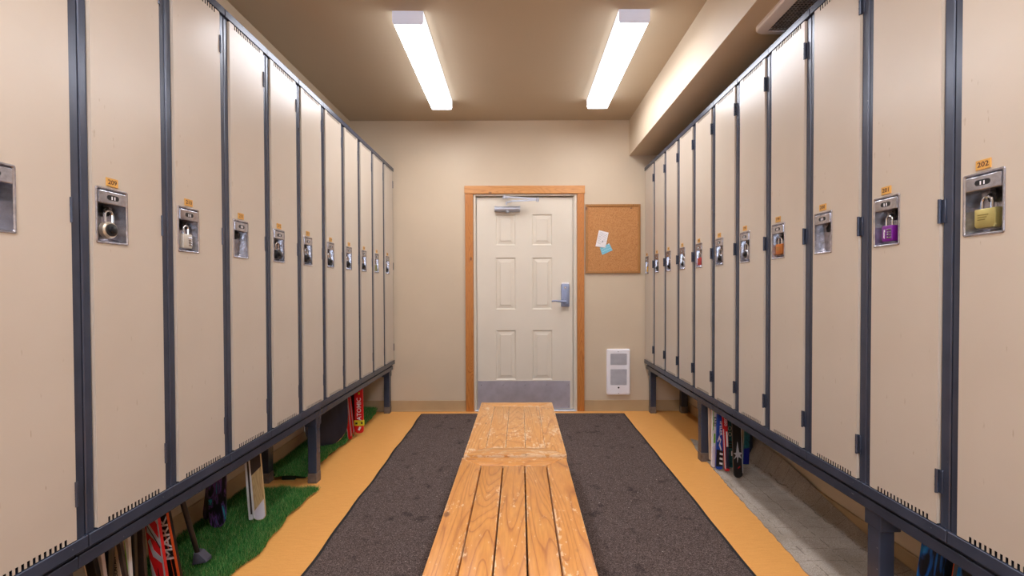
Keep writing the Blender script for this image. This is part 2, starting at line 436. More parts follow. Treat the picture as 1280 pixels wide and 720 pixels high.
for i in range(len(xs)-1):
    for j in range(len(zs)-1):
        if not inpan((xs[i]+xs[i+1])/2, (zs[j]+zs[j+1])/2):
            bm.faces.new((V[i, j], V[i+1, j], V[i+1, j+1], V[i, j+1]))
for a, b in cols:
    for c, d in rows:
        R = lambda k, y: [(a+k, y, c+k), (b-k, y, c+k), (b-k, y, d-k), (a+k, y, d-k)]
        loops(bm, [R(0, YD), R(.005, YD+.006), R(.012, YD+.009), R(.038, YD+.005), R(.044, YD+.001), R(.05, YD+.001)])
bx(bm, lx0, lx1, YD+.012, YD+.045, lz0, lz1)
for q in (((lx0, lz0), (lx0, lz1)), ((lx1, lz1), (lx1, lz0)), ((lx0, lz1), (lx1, lz1)), ((lx1, lz0), (lx0, lz0))):
    (xa, za), (xb, zb) = q
    bm.faces.new([bm.verts.new(p) for p in ((xa, YD, za), (xb, YD, zb), (xb, YD+.02, zb), (xa, YD+.02, za))])
bmesh.ops.remove_doubles(bm, verts=bm.verts, dist=1e-5)
lo(obj('door_leaf', bm, M['steel_frame'], door))
bm = bmesh.new()   # pressed steel jamb with a stop step
bx(bm, DX0, DX0+.014, YW-.004, YW+.12, 0, DZ, .002); bx(bm, DX1-.018, DX1, YW-.004, YW+.12, 0, DZ, .002)
bx(bm, DX0+.014, DX1-.018, YW-.004, YW+.12, DZ-.014, DZ, .002)
bx(bm, DX0+.012, lx0-.004, YW+.012, YW+.02, 0, DZ-.012, .002); bx(bm, lx1+.004, DX1-.016, YW+.012, YW+.02, 0, DZ-.012, .002)
bx(bm, DX0+.012, DX1-.016, YW+.08, YW+.12, 0, DZ)
lo(obj('door_jamb', bm, M['steel_frame'], door))
bm = bmesh.new(); bx(bm, DX0+.004, DX1-.004, YW-.025, YW+.11, 0, .011, .003)
lo(obj('threshold', bm, M['alu'], door))
kp = lo(box('kick_plate', (wp(597.4, 480, YD).x, wp(712.6, 480, YD).x, YD-.003, YD, .018, wp(650, 476, YD).z), M['kick'], door))
bm = bmesh.new()
for i in range(5):
    for zz in (.035, .245): lathe(bm, [(.0035, YD-.0045), (.004, YD-.003)], (-.375+i*.21, 0, zz), 'Y', 8)
lo(obj('screw', bm, M['chrome'], door))
# lock plate and lever
p0, p1 = wp(701.5, 355, YW), wp(712, 383.5, YW)
bm = bmesh.new(); prism(bm, rrect(p0.x, p1.x, p1.z, p0.z, .008), YD-.022, YD, bev=.003)
lo(obj('lock_plate', bm, M['lock_grey'], door, smooth=True))
bm = bmesh.new(); bx(bm, p0.x+.006, p1.x-.006, YD-.02, YD, p0.z-.002, p0.z+.012, .003)
lo(obj('lock_cap', bm, M['white'], door))
bm = bmesh.new(); kc = wp(706.5, 359.5, YW)
lathe(bm, [(.012, YD-.022), (.011, YD-.026), (.004, YD-.026), (.003, YD-.024)], (kc.x, 0, kc.z), 'Y', 20)
lo(obj('lock_cylinder', bm, M['chrome'], door, smooth=True))
bm = bmesh.new(); lc = wp(707, 377, YW); le = wp(690.5, 376.5, YW)
lathe(bm, [(.026, YD-.022), (.026, YD-.034), (.022, YD-.038), (.012, YD-.038), (.012, YD-.065)], (lc.x, 0, lc.z), 'Y', 24)
tube(bm, [(lc.x, YD-.06, lc.z), (lc.x-.03, YD-.062, lc.z+.002), (le.x+.02, YD-.062, le.z+.004), (le.x, YD-.055, le.z+.002), (le.x-.002, YD-.04, le.z)], [.013, .011, .008, .008, .008], 12)
lo(obj('lever_handle', bm, M['lock_grey'], door, smooth=True))
# closer
a, b = wp(619, 263.5, YW-.05), wp(649, 256.5, YW-.05)
bm = bmesh.new()
tube(bm, [(a.x+.008, YD-.035, (a.z+b.z)/2), (b.x-.008, YD-.035, (a.z+b.z)/2)], .024, 16)
bx(bm, a.x+.005, b.x-.005, YD-.03, YD, (a.z+b.z)/2-.026, (a.z+b.z)/2+.018, .003)
for xx in (a.x, b.x): tube(bm, [(xx-.008, YD-.03, (a.z+b.z)/2), (xx+.008, YD-.03, (a.z+b.z)/2)], .028, 12)
lathe(bm, [(.014, a.z-.012), (.02, a.z-.004), (.02, a.z+.01)], ((a.x+b.x)/2, YD-.035, 0), 'Z', 14)
lo(obj('closer_body', bm, M['alu'], door, smooth=True))
bm = bmesh.new()
s0, s1, j0, j1, br = wp(633, 256, YW-.06), wp(640, 251.5, YW-.08), wp(647, 250.8, YW-.1), wp(672, 249.8, YW-.12), wp(630.5, 246, YW-.03)
def bar(bm, A, B, wdt, th):
    A, B = Vector(A), Vector(B); d = (B-A).normalized(); sd = Vector((0, 0, 1)); nn = d.cross(sd).normalized(); uu = nn.cross(d)
    vs = []
    for Q in (A, B):
        for s, q in ((1, 1), (-1, 1), (-1, -1), (1, -1)): vs.append(bm.verts.new(Q+uu*s*wdt/2+nn*q*th/2))
    for q in ((0, 1, 2, 3), (7, 6, 5, 4), (0, 4, 5, 1), (1, 5, 6, 2), (2, 6, 7, 3), (3, 7, 4, 0)): bm.faces.new([vs[i] for i in q])
tube(bm, [s0, s0+Vector((0, 0, .03))], .008, 10)
bar(bm, s0+Vector((0, 0, .02)), s1, .014, .008); bar(bm, s1, j1, .016, .008); bar(bm, j1+Vector((0, 0, .008)), br, .014, .008)
lathe(bm, [(.012, j1.z-.016), (.013, j1.z-.01), (.013, j1.z+.014), (.01, j1.z+.02)], (j1.x, j1.y, 0), 'Z', 14)
lathe(bm, [(.012, br.z-.016), (.013, br.z-.01), (.013, br.z+.01), (.01, br.z+.016)], (br.x, br.y, 0), 'Z', 14)
bx(bm, br.x-.02, br.x+.035, YW-.012, YW-.002, br.z-.012, br.z+.012, .002)
bx(bm, br.x-.008, br.x+.008, br.y, YW-.01, br.z-.006, br.z+.006, .001)
bmesh.ops.recalc_face_normals(bm, faces=bm.faces)
lo(obj('closer_arm', bm, M['alu'], door))
# fir casing
for i, (d, m) in enumerate((((-.519, -.444, YW-.02, YW, 0, 2.071), M['casing']), ((.544, .611, YW-.02, YW, 0, 2.071), M['casing']),
                            ((-.524, .617, YW-.024, YW, 2.071, 2.145), M['casing_top']))):
    tag(box('trim_%d' % (i+1), d, m, bev=.003, seg=2), kind='structure')

# ------------------------------------------------------------------ ceiling lights
def light(x0, x1, y0, y1, skew, label, lens, group='ceiling strip lights'):
    xc, yc = (x0+x1)/2, (y0+y1)/2; hw, hl = (x1-x0)/2, (y1-y0)/2
    r = tag(empty('ceiling_light', (xc, yc, CEIL), skew), label, 'ceiling light', group)
    bm = bmesh.new(); bx(bm, -hw+.02, hw-.02, -hl+.003, hl-.003, -.02, 0)
    bx(bm, -hw, hw, -hl+.01, hl-.01, -.004, 0)
    obj('housing', bm, M['white'], r)
    bm = bmesh.new(); pr = [(-hw+.003, -.005), (-hw+.003, -.062), (-hw+.014, -.074), (hw-.014, -.074), (hw-.003, -.062), (hw-.003, -.005)]
    prism(bm, pr, -hl+.004, hl-.012)
    for f in bm.faces:
        f.normal_update(); f.material_index = 0 if f.normal.z < -.5 else 1
    obj('diffuser', bm, lens, r)
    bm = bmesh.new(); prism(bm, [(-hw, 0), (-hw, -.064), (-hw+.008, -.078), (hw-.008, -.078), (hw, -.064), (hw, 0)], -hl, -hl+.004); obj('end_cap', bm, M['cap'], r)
    bm = bmesh.new(); prism(bm, [(-hw, 0), (-hw, -.064), (-hw+.008, -.078), (hw-.008, -.078), (hw, -.064), (hw, 0)], hl-.004, hl); obj('end_cap', bm, M['white'], r)
    return r
light(-.738, -.560, 2.60, 3.83, .0155, 'white strip light on the ceiling, the left of the two in view', M['lens'])
light(.569, .748, 2.59, 3.82, .0, 'white strip light on the ceiling beside the soffit, the right of the two', M['lens'])
light(-.738, -.560, -.45, .77, .0, 'strip light on the ceiling behind the viewpoint, left', M['lens_rear'])
light(.569, .748, -.45, .77, .0, 'strip light on the ceiling behind the viewpoint, right', M['lens_rear'])

# ------------------------------------------------------------------ soffit vent
v = tag(empty('air_vent', (1.34, 1.92, SOF)), 'white rounded ceiling vent with dark mesh grille under the right soffit', 'air vent')
vx0, vx1, vy0, vy1 = -.198, .17, -.28, .305
bm = bmesh.new(); T = lambda pts, z: [(x, y, z) for x, y in pts]
o_, i_ = rrect(vx0, vx1, vy0, vy1, .05, 6), rrect(vx0+.055, vx1-.055, vy0+.035, vy1-.035, .004, 6)
loops(bm, [T(o_, 0), T(o_, -.012), T(rrect(vx0+.006, vx1-.006, vy0+.006, vy1-.006, .046, 6), -.018), T(i_, -.022), T(i_, -.002)], cap=False)
bmesh.ops.recalc_face_normals(bm, faces=bm.faces)
obj('vent_frame', bm, M['white'], v, smooth=True)
bm = bmesh.new()
bx(bm, vx0+.05, vx1-.05, vy0+.03, vy1-.03, -.004, -.001)
obj('vent_backing', bm, M['dark'], v)
bm = bmesh.new()
for k in range(34):
    y = vy0+.04+k*(vy1-vy0-.08)/33; bx(bm, vx0+.055, vx1-.055, y-.0016, y+.0016, -.016, -.012)
for k in range(16):
    x = vx0+.06+k*(vx1-vx0-.12)/15; bx(bm, x-.0016, x+.0016, vy0+.035, vy1-.035, -.0155, -.0115)
tag(obj('vent_mesh', bm, flat('vent_mesh_grey', (150, 142, 140), .6), v), kind='stuff')

# ------------------------------------------------------------------ corkboard and notes
cx0, cx1, cz0, cz1 = .622, 1.144, 1.315, 1.970
cb = tag(empty('cork_board', ((cx0+cx1)/2, YW, cz0)), 'oak-framed cork notice board on the wall right of the door', 'notice board')
hw, hh, fwid = (cx1-cx0)/2, cz1-cz0, .022
cb_back = box('cork_panel', (-hw+.015, hw-.015, -.011, -.001, .015, hh-.015), M['cork'], cb)
for pts in ([(-hw, 0), (hw, 0), (hw-fwid, fwid), (-hw+fwid, fwid)], [(hw, 0), (hw, hh), (hw-fwid, hh-fwid), (hw-fwid, fwid)],
            [(hw, hh), (-hw, hh), (-hw+fwid, hh-fwid), (hw-fwid, hh-fwid)], [(-hw, hh), (-hw, 0), (-hw+fwid, fwid), (-hw+fwid, hh-fwid)]):
    bm = bmesh.new(); prism(bm, pts, -.02, 0, bev=.003); obj('frame_strip', bm, M['oak'], cb)
def quad_sheet(name, px4, y0, y1, mats, extra=None):
    pts = [wp(x, y, YW) for x, y in px4]; c = sum(pts, Vector())/4
    bm = bmesh.new(); prism(bm, [(p.x-c.x, p.z-c.z) for p in pts], y0, y1)
    if extra: extra(bm, [Vector((p.x-c.x, 0, p.z-c.z)) for p in pts])
    o = obj(name, bm, mats, loc=(c.x, YW, c.z)); return o
def blue_marks(bm, q):
    for k in range(5):
        for r in range(2):
            u, v_ = .12+k*.17, .25+r*.3
            A = q[0].lerp(q[1], u).lerp(q[3].lerp(q[2], u), v_); B = q[0].lerp(q[1], u+.11).lerp(q[3].lerp(q[2], u+.11), v_+.14)
            mx, mn = Vector((max(A.x, B.x), 0, max(A.z, B.z))), Vector((min(A.x, B.x), 0, min(A.z, B.z)))
            bx(bm, mn.x, mx.x, -.0142, -.0138, mn.z, mx.z, mi=1)
tag(quad_sheet('leaflet', [(749.4, 310), (761.3, 304.4), (765.3, 313), (752.5, 318.8)], -.0138, -.0115,
               [flat('light_blue_paper', (120, 186, 205), .5), flat('pale_blue_print', (176, 214, 224), .5)], blue_marks),
    'pale blue leaflet pinned to the cork board below the white note', 'leaflet')
def scribble(bm, q):
    random.seed(3)
    for k in range(9):
        v_ = .08+k*.085
        u0, u1 = (.1, .85) if k < 6 else (.1, .45)
        u = u0
        while u < u1:
            L = random.uniform(.05, .12)
            A = q[0].lerp(q[1], u).lerp(q[3].lerp(q[2], u), v_+u*.1); B = q[0].lerp(q[1], u+L).lerp(q[3].lerp(q[2], u+L), v_+(u+L)*.1)
            d = (B-A).normalized(); n = Vector((-d.z, 0, d.x))*.0011
            f = bm.faces.new([bm.verts.new(Vector((p.x, -.0175, p.z))) for p in (A-n, B-n, B+n, A+n)]); f.material_index = 1
            u += L+.03
    bmesh.ops.recalc_face_normals(bm, faces=bm.faces)
tag(quad_sheet('note', [(748.3, 288.1), (760.3, 291), (756.3, 310), (744, 308)], -.0172, -.016, [flat('white_paper', (232, 226, 226), .6), flat('ink', (70, 64, 70), .6)], scribble),
    'white hand-written note pinned tilted on the cork board', 'note')
for (x, y, yy, m, lab) in ((760.3, 305.3, -.014, M['white'], 'white push pin at the top corner of the blue leaflet'), (752.8, 302.4, -.0175, M['black'], 'black push pin in the middle of the white note'),
                       (788.4, 260.6, -.0112, M['black'], 'dark push pin alone at the top right of the cork board')):
    p = wp(x, y, YW); bm = bmesh.new()
    lathe(bm, [(.0045, yy), (.003, yy-.003), (.003, yy-.007), (.0055, yy-.009), (.005, yy-.011)], (0, 0, 0), 'Y', 12)
    tag(obj('push_pin', bm, m, loc=(p.x, YW, p.z), smooth=True), lab, 'push pin')

# ------------------------------------------------------------------ wall heater
hx0, hx1, hz0, hz1 = .8234, 1.0453, .157, .594
ht = tag(empty('wall_heater', ((hx0+hx1)/2, YW, hz0)), 'white wall heater with two grilles, low on the wall under the cork board', 'heater')
hw = (hx1-hx0)/2; hh = hz1-hz0; ox = (hx0+hx1)/2
def hp(x, y): p = wp(x, y, YW-.02); return p.x-ox, p.z-hz0
g1 = (*hp(762.8, 456.2), *hp(783.3, 442)); g2 = (*hp(762.8, 481.3), *hp(783.6, 461.3))
xs = sorted({-hw+.012, hw-.012, g1[0], g1[2]}); zs = sorted({.012, hh-.012, g1[1], g1[3], g2[1], g2[3]})
bm = bmesh.new()
ingr = lambda x, z: g1[0] < x < g1[2] and (g1[1] < z < g1[3] or g2[1] < z < g2[3])
grid_plate(bm, xs, zs, ingr, -.03, -.006)
inner = [(hw-.012, hh-.012), (-hw+.012, hh-.012), (-hw+.012, .012), (hw-.012, .012)]
prof = []
for k, y in ((0, 0), (0, -.02), (.004, -.027), (.0119, -.03)):
    prof.append([(x, y, z) for x, z in rrect(-hw+k, hw-k, k, hh-k, .016-k, 5)])
loops(bm, prof, cap=False)
# corner fillers between the rounded border and the flat face
for sx, sz in ((1, 1), (-1, 1), (-1, -1), (1, -1)):
    pass
bmesh.ops.recalc_face_normals(bm, faces=bm.faces)
obj('cover', bm, M['white'], ht, smooth=True, angle=30)
for g in (g1, g2):
    bm = bmesh.new(); bx(bm, g[0], g[2], -.016, -.012, g[1], g[3])
    gb = obj('grille', bm, M['grille'], ht)
    n = int((g[3]-g[1])/.0085); bm = bmesh.new()
    for k in range(n):
        z = g[1]+(k+.5)*(g[3]-g[1])/n
        vs = bx(bm, g[0], g[2], -.029, -.018, z-.0012, z+.0012)
        for q in vs:
            if q.co.y < -.02: q.co.z -= .003
    so = obj('louver', bm, flat('louver_grey', (222, 219, 224), .5), gb)
for px, py, r in ((772.9, 484.2, .008), (772.5, 439.4, .003), (773, 491.2, .003)):
    x, z = hp(px, py); bm = bmesh.new(); lathe(bm, [(r, -.03), (r, -.034), (r*.7, -.036)], (x, 0, z), 'Y', 14)
    obj('dial' if r > .005 else 'screw', bm, M['black'] if r > .005 else M['galv'], ht, smooth=True)

# ------------------------------------------------------------------ lockers
ZB, HL, DEP = .4585, 1.8565, .385
YF = 0.0
def locker_frame_bm(inner_left, inner_right):
    """inner_* : that side joins its twin in the same welded pair"""
    bm = bmesh.new(); g = .0018
    a = 0 if inner_left else g; b = P if inner_right else P-g
    bx(bm, a, .026, YF, YF+.02, .0345, HL-.030, .0022); bx(bm, .2745, b, YF, YF+.02, .0345, HL-.030, .0022)
    bx(bm, a, b, YF-.0095, YF+.02, 0, .0355, .0016); bx(bm, a, b, YF-.0095, YF+.02, HL-.031, HL, .0016)
    if inner_left: bx(bm, 0, .004, YF-.0025, YF+.004, .036, HL-.032, .0011)
    if inner_right: bx(bm, P-.004, P, YF-.0025, YF+.004, .036, HL-.032, .0011)
    # carcass
    bx(bm, a+.0002, a+.0015, YF+.018, DEP, 0, HL); bx(bm, b-.0015, b-.0002, YF+.018, DEP, 0, HL)
    bx(bm, a, b, DEP-.0015, DEP, 0, HL); bx(bm, a, b, YF+.018, DEP, HL-.0015, HL); bx(bm, a, b, YF+.018, DEP, 0, .0015)
    return bm
frames = {}
for il, ir in ((0, 1), (1, 0)):
    bm = locker_frame_bm(il, ir); me = bpy.data.meshes.new('locker_frame'); bm.normal_update(); bm.to_mesh(me); bm.free()
    me.materials.append(M['frame']); frames[il, ir] = me
# door plate with notched vents and the handle opening
dx0, dx1, dz0, dz1 = .028, .272, .0385, HL-.034
hx0, hx1, hz0, hz1 = .0415, .1345, .852, 1.0045
bm = bmesh.new()
nt, w0, pitch, nw = 15, .060, .0128, .0072
xs = {dx0, dx1, hx0, hx1}
for k in range(nt): xs |= {w0+k*pitch, w0+k*pitch+nw}
xs = sorted(xs); zs = [dz0, dz0+.015, hz0, hz1, dz1-.017, dz1]
def hole(x, z):
    if hx0 < x < hx1 and hz0 < z < hz1: return True
    if z < dz0+.015 or z > dz1-.017: return any(w0+k*pitch < x < w0+k*pitch+nw for k in range(nt))
    return False
grid_plate(bm, xs, zs, hole, -.0075, -.0060)
# returned flanges round the door so that it reads as a folded steel leaf
for d in ((dx0, dx0+.0015, -.0062, .012, dz0+.001, dz1-.001), (dx1-.0015, dx1, -.0062, .012, dz0+.001, dz1-.001)): bx(bm, *d)
door_me = bpy.data.meshes.new('door'); bm.normal_update(); bm.to_mesh(door_me); bm.free(); door_me.materials.append(M['door'])
# recessed pan
def shift(pts, y): return [(x, y, z) for x, z in pts]
bm = bmesh.new(); ya = -.0075
ex0, ex1, ez0, ez1 = .036, .140, .847, 1.0095
def rr(k, r, y): return shift(rrect(ex0+k, ex1-k, ez0+k, ez1-k, r, 4), y)
loops(bm, [rr(0, .005, ya+.0005), rr(0, .005, ya-.0015), rr(.001, .005, ya-.0028), rr(.004, .004, ya-.0028), rr(.0062, .004, ya-.0008), rr(.0064, .004, ya+.004),
           shift(rrect(ex0+.0172, ex1-.0172, ez0+.0165, ez1-.012, .004, 4), .0235)])
bmesh.ops.recalc_face_normals(bm, faces=bm.faces)
for f in bm.faces: pass
pan_me = bpy.data.meshes.new('recessed_handle'); bm.to_mesh(pan_me); bm.free(); pan_me.materials.append(M['steel'])
for p in pan_me.polygons: p.use_smooth = True
pan_me.set_sharp_from_angle(angle=math.radians(28))
bm = bmesh.new()   # lift latch with its black slot, plus the dark hasp staple below
bx(bm, .0435, .1325, -.0115, .008, .963, 1.0005, .003, 0, 2)
prism(bm, rrect(.069, .107, .975, .9895, .0072, 5), -.0121, -.010, 1)
for x in (.0825, .0915): bx(bm, x, x+.0028, -.0128, -.0118, .9765, .986, mi=2)
latch_me = bpy.data.meshes.new('lift_latch'); bm.normal_update(); bm.to_mesh(latch_me); bm.free()
for m in ('steel', 'black', 'white'): latch_me.materials.append(M[m])
bm = bmesh.new()
ring = [(.092+.0105*math.cos(a), .004+.0*a, .944+.012*math.sin(a)) for a in [2*math.pi*k/14 for k in range(14)]]
tube(bm, [(x, .009+.004*abs(math.sin(i)), z) for i, (x, y, z) in enumerate(ring)], .0028, 8, closed=True)
prism(bm, [(.084, .962), (.096, .962), (.103, .940), (.094, .930), (.080, .940)], .014, .0245)
hasp_me = bpy.data.meshes.new('hasp'); bm.normal_update(); bm.to_mesh(hasp_me); bm.free(); hasp_me.materials.append(M['black'])
bm = bmesh.new()
tube(bm, [(.2725, -.0085, -.034), (.2725, -.0085, .034)], .0042, 10)
bx(bm, .270, .285, -.0035, .0, -.033, .033, .0008)
for z in (-.012, .012): tube(bm, [(.2725, -.0085, z-.0008), (.2725, -.0085, z+.0008)], .0047, 10)
hinge_me = bpy.data.meshes.new('hinge'); bm.normal_update(); bm.to_mesh(hinge_me); bm.free(); hinge_me.materials.append(M['frame'])
for p in hinge_me.polygons: p.use_smooth = True
hinge_me.set_sharp_from_angle(angle=math.radians(40))
plate_mats = [flat('plate_amber', (214, 160, 78), .4), flat('plate_digits', (74, 34, 22), .5)]
def part(name, me, parent, loc=(0, 0, 0)):
    o = bpy.data.objects.new(name, me); C.objects.link(o); o.parent = parent; o.location = loc; return o
def locker(side, k, number, label):
    if side == 'L': r = empty('locker', (XL, Y0L+k*P, ZB), math.pi/2); first = (k % 2 == 0)
    else: r = empty('locker', (XR, Y0R+(k+1)*P, ZB), -math.pi/2); first = (k % 2 == 1)
    tag(r, label, 'locker', 'left row of lockers' if side == 'L' else 'right row of lockers')
    part('locker_frame', frames[(0, 1) if first else (1, 0)], r)
    d = part('door', door_me, r)
    part('recessed_handle', pan_me, d); part('lift_latch', latch_me, d); part('hasp', hasp_me, d)
    for z in (.162, .9275, 1.697): part('hinge', hinge_me, d, (0, 0, z))
    bm = bmesh.new(); c = (.088, 1.0275)
    bx(bm, c[0]-.019, c[0]+.019, -.0105, -.0076, c[1]-.0125, c[1]+.0125, .0006)
    text_into(bm, str(number), .0185, c, 1, y=-.0106, depth=.0002, sx=1.05)
    obj('number_plate', bm, plate_mats, d)
    return r
def lock_world(side, k):   # matrix of the locker's front frame
    if side == 'L': return (XL, Y0L+k*P, ZB), math.pi/2
    return (XR, Y0R+(k+1)*P, ZB), -math.pi/2

# padlocks hang in the pans; local origin = the hasp ring (.092, -.002, .921) of the locker
def padlock(side, k, kind, label, body=None):
    (x, y, z), rz = lock_world(side, k)
    R = Matrix.Rotation(rz, 3, 'Z'); p = Vector((x, y, z))+R @ Vector((.088, .0045, .942))
    r = tag(empty('padlock', p, rz), label, 'padlock', 'padlocks on the lockers')
    def shackle(w_, h_, rad, m=M['chrome'], yy=-.002):
        bm = bmesh.new(); pts = [(-w_, yy, -h_)]+[(-w_*math.cos(a), yy, -w_*.75+w_*math.sin(a)) for a in [math.pi*q/8 for q in range(9)]]+[(w_, yy, -h_)]
        tube(bm, pts, rad, 10); return obj('shackle', bm, m, r, smooth=True)
    if kind == 'block':
        shackle(.0125, .034, .0034)
        bm = bmesh.new(); prism(bm, [(-.026, -.070), (-.021, -.076), (.021, -.076), (.026, -.070), (.026, -.027), (-.026, -.027)], -.010, .009, bev=.003)
        b_ = obj('lock_body', bm, body or M['brass'], r, smooth=True)
        bm = bmesh.new()
        for q in range(3): bx(bm, -.017, .010-.004*q, -.0106, -.0099, -.044-.006*q, -.0415-.006*q)
        obj('engraving', bm, flat('engraved_brass', (150, 136, 78), .5, .6), b_)
    elif kind == 'wheels':
        shackle(.0115, .034, .0032)
        bm = bmesh.new(); prism(bm, rrect(-.021, .021, -.079, -.028, .004, 3), -.010, .009, bev=.002)
        b_ = obj('lock_body', bm, body, r, smooth=True)
        for q in range(4):
            bm = bmesh.new(); tube(bm, [(.001, -.0095, -.042-.0085*q), (.018, -.0095, -.042-.0085*q)], .0032, 10)
            for s in range(3): bx(bm, .0035+.005*s, .0045+.005*s, -.0131, -.0125, -.0435-.0085*q, -.0405-.0085*q, mi=1)
            obj('number_wheel', bm, [M['chrome'], M['black']], b_, smooth=True)
        if k == 0 and side == 'R':
            bm = bmesh.new(); text_into(bm, 'Master', .0105, (-.011, -.055), 0, rot=-math.pi/2, y=-.0104, depth=.0002)
            obj('lettering', bm, M['white'], b_)
    elif kind == 'dial':
        shackle(.0125, .034, .0036)
        bm = bmesh.new(); lathe(bm, [(.021, .009), (.0245, .006), (.0245, -.006), (.021, -.010)], (0, 0, -.053), 'Y', 28)
        b_ = obj('lock_body', bm, body or M['alu'], r, smooth=True)
        bm = bmesh.new(); lathe(bm, [(.0185, -.0098), (.018, -.0125), (.010, -.0135), (.0095, -.020), (.007, -.0215)], (0, 0, -.053), 'Y', 24)
        obj('dial', bm, M['black'], b_, smooth=True)
    return r

numsL = [(-2, 207), (-1, 208)]+[(k, 209+k) for k in range(10)]
L_desc = {-2: 'beige locker beside the viewpoint at the near end of the left row', -1: 'beige locker 208 cut by the left frame edge, nearest in the left row',
 0: 'beige locker 209 in the left row, steel dial padlock in its handle', 1: 'beige locker 210 in the left row, pale wheel lock low in its handle',
 2: 'beige locker in the left row with an empty handle, fourth from the left',
 3: 'beige locker, left row, just right of the one with the empty handle',
 4: 'beige locker, left row, sixth from the left frame edge',
 5: 'beige locker, left row, fifth from the back wall', 6: 'beige locker, left row, fourth from the back wall',
 7: 'beige locker, left row, third from the back wall', 8: 'beige locker, left row, second from the back wall',
 9: 'beige locker at the far end of the left row against the back wall'}
for k, n in numsL: locker('L', k, n, L_desc[k])
numsR = [(-2, 203), (-1, 202)]+[(k, 201-k) for k in range(10)]
R_desc = {-2: 'beige locker beside the viewpoint at the near end of the right row', -1: 'beige locker 202 cut by the right frame edge, brass padlock in its handle',
 0: 'beige locker 201 in the right row with a purple padlock', 1: 'beige locker with an empty handle between those with the purple and copper padlocks',
 2: 'beige locker in the right row with a copper-coloured padlock', 3: 'beige locker, right row, next beyond the one with the copper padlock',
 4: 'beige locker, right row, one nearer than the red-padlocked one', 5: 'beige locker in the right row with a small red padlock',
 6: 'beige locker, right row, fourth from the back wall, dark and silver padlock', 7: 'beige locker, right row, third from the back wall',
 8: 'beige locker, right row, second from the back wall', 9: 'beige locker at the far end of the right row with a yellow padlock'}
for k, n in numsR: locker('R', k, n, R_desc[k])
blk = flat('black_lock', (30, 30, 34), .35, .4); gry = flat('grey_lock', (128, 126, 130), .35, .6)
padlock('L', 0, 'dial', 'round steel dial padlock with black knob on locker 209', flat('pale_steel', (196, 184, 166), .35, .6))
padlock('L', 1, 'wheels', 'pale combination padlock low in the handle of locker 210', flat('pale_lock', (205, 198, 186), .4, .3))
for k, nm in ((3, 'fifth'), (4, 'sixth'), (5, 'seventh'), (6, 'eighth'), (7, 'ninth')):
    padlock('L', k, 'dial', 'black dial padlock on the %s locker of the left row' % nm, blk)
padlock('L', 8, 'block', 'small greenish padlock on the last but one locker of the left row', flat('olive_lock', (140, 140, 84), .4, .5))
padlock('L', 9, 'dial', 'black dial padlock on the left locker against the back wall', blk)
padlock('R', -1, 'block', 'large brass padlock hanging in the handle of locker 202')
padlock('R', 0, 'wheels', 'purple four-wheel combination padlock on locker 201', flat('purple_lock', (120, 24, 140), .35, .2))
padlock('R', 2, 'block', 'copper-coloured block padlock in the right row', flat('copper_lock', (196, 118, 56), .35, .6))
padlock('R', 3, 'dial', 'silver and black dial padlock, right row, just beyond the copper one', M['alu'])
padlock('R', 4, 'dial', 'grey dial padlock, right row, next nearer than the red one', gry)
padlock('R', 5, 'block', 'red padlock in the right row', flat('red_lock', (176, 34, 40), .35, .1))
padlock('R', 6, 'dial', 'dark padlock with silver rim, right row, next beyond the red one', M['alu'])
padlock('R', 7, 'dial', 'black dial padlock, right row, third from the back wall', blk)
padlock('R', 8, 'dial', 'black dial padlock, right row, second from the back wall', blk)
padlock('R', 9, 'block', 'yellow padlock on the right locker against the back wall', flat('yellow_lock', (226, 176, 40), .35, .1))

# ------------------------------------------------------------------ stands under the lockers
def stand(side):
    s = -1 if side == 'L' else 1
    X0 = XL if side == 'L' else XR
    y_near = (Y0L if side == 'L' else Y0R)-2*P; y_far = YW-.004
    r = tag(empty('locker_stand', (X0+s*.02, y_near, 0)), 'blue-grey steel stand with square legs carrying the %s row of lockers' % ('left' if s < 0 else 'right'), 'locker stand', 'locker stands')
    def X(a, b): return tuple(sorted((s*a, s*b)))
    Lr = y_far-y_near
    splice = [0, (1.225-y_near), Lr] if side == 'L' else [0, Lr]
    for a, b in zip(splice, splice[1:]):
        bm = bmesh.new()
        bx(bm, *X(-.012, .004), a+.001, b-.001, .405, .4395, .002); bx(bm, *X(-.002, .045), a+.001, b-.001, .4375, .456, .001)
        bx(bm, *X(-.01, .04), a+.001, b-.001, .4035, .4065)
        obj('front_beam', bm, M['frame'], r)
    bm = bmesh.new(); bx(bm, *X(.31, .35), 0, Lr, .405, .456, .002); obj('rear_beam', bm, M['frame'], r)
    ys = (1.185, 2.72, 4.235) if side == 'L' else (1.54, 3.04, 4.215)
    for yy in ys:
        for xa, xb in ((.003, .056), (.292, .352)):
            bm = bmesh.new(); bx(bm, *X(xa, xb), yy-.027-y_near, yy+.027-y_near, .06, .405, .003)
            lg = obj('leg', bm, M['frame'], r)
            bm = bmesh.new(); bx(bm, *X(xa-.001, xb+.001), yy-.0285-y_near, yy+.0285-y_near, 0, .0605, .002)
            tag(obj('foot', bm, M['galv'], lg), 'worn bare metal foot')
            bm = bmesh.new(); bx(bm, *X(xa-.003, xb+.014), yy-.036-y_near, yy+.036-y_near, .345, .403, .002)
            obj('bracket', bm, M['frame'], lg)
        bm = bmesh.new(); bx(bm, *X(.056, .292), yy-.018-y_near, yy+.018-y_near, .375, .405, .001); obj('cross_bar', bm, M['frame'], r)
stand('L'); stand('R')

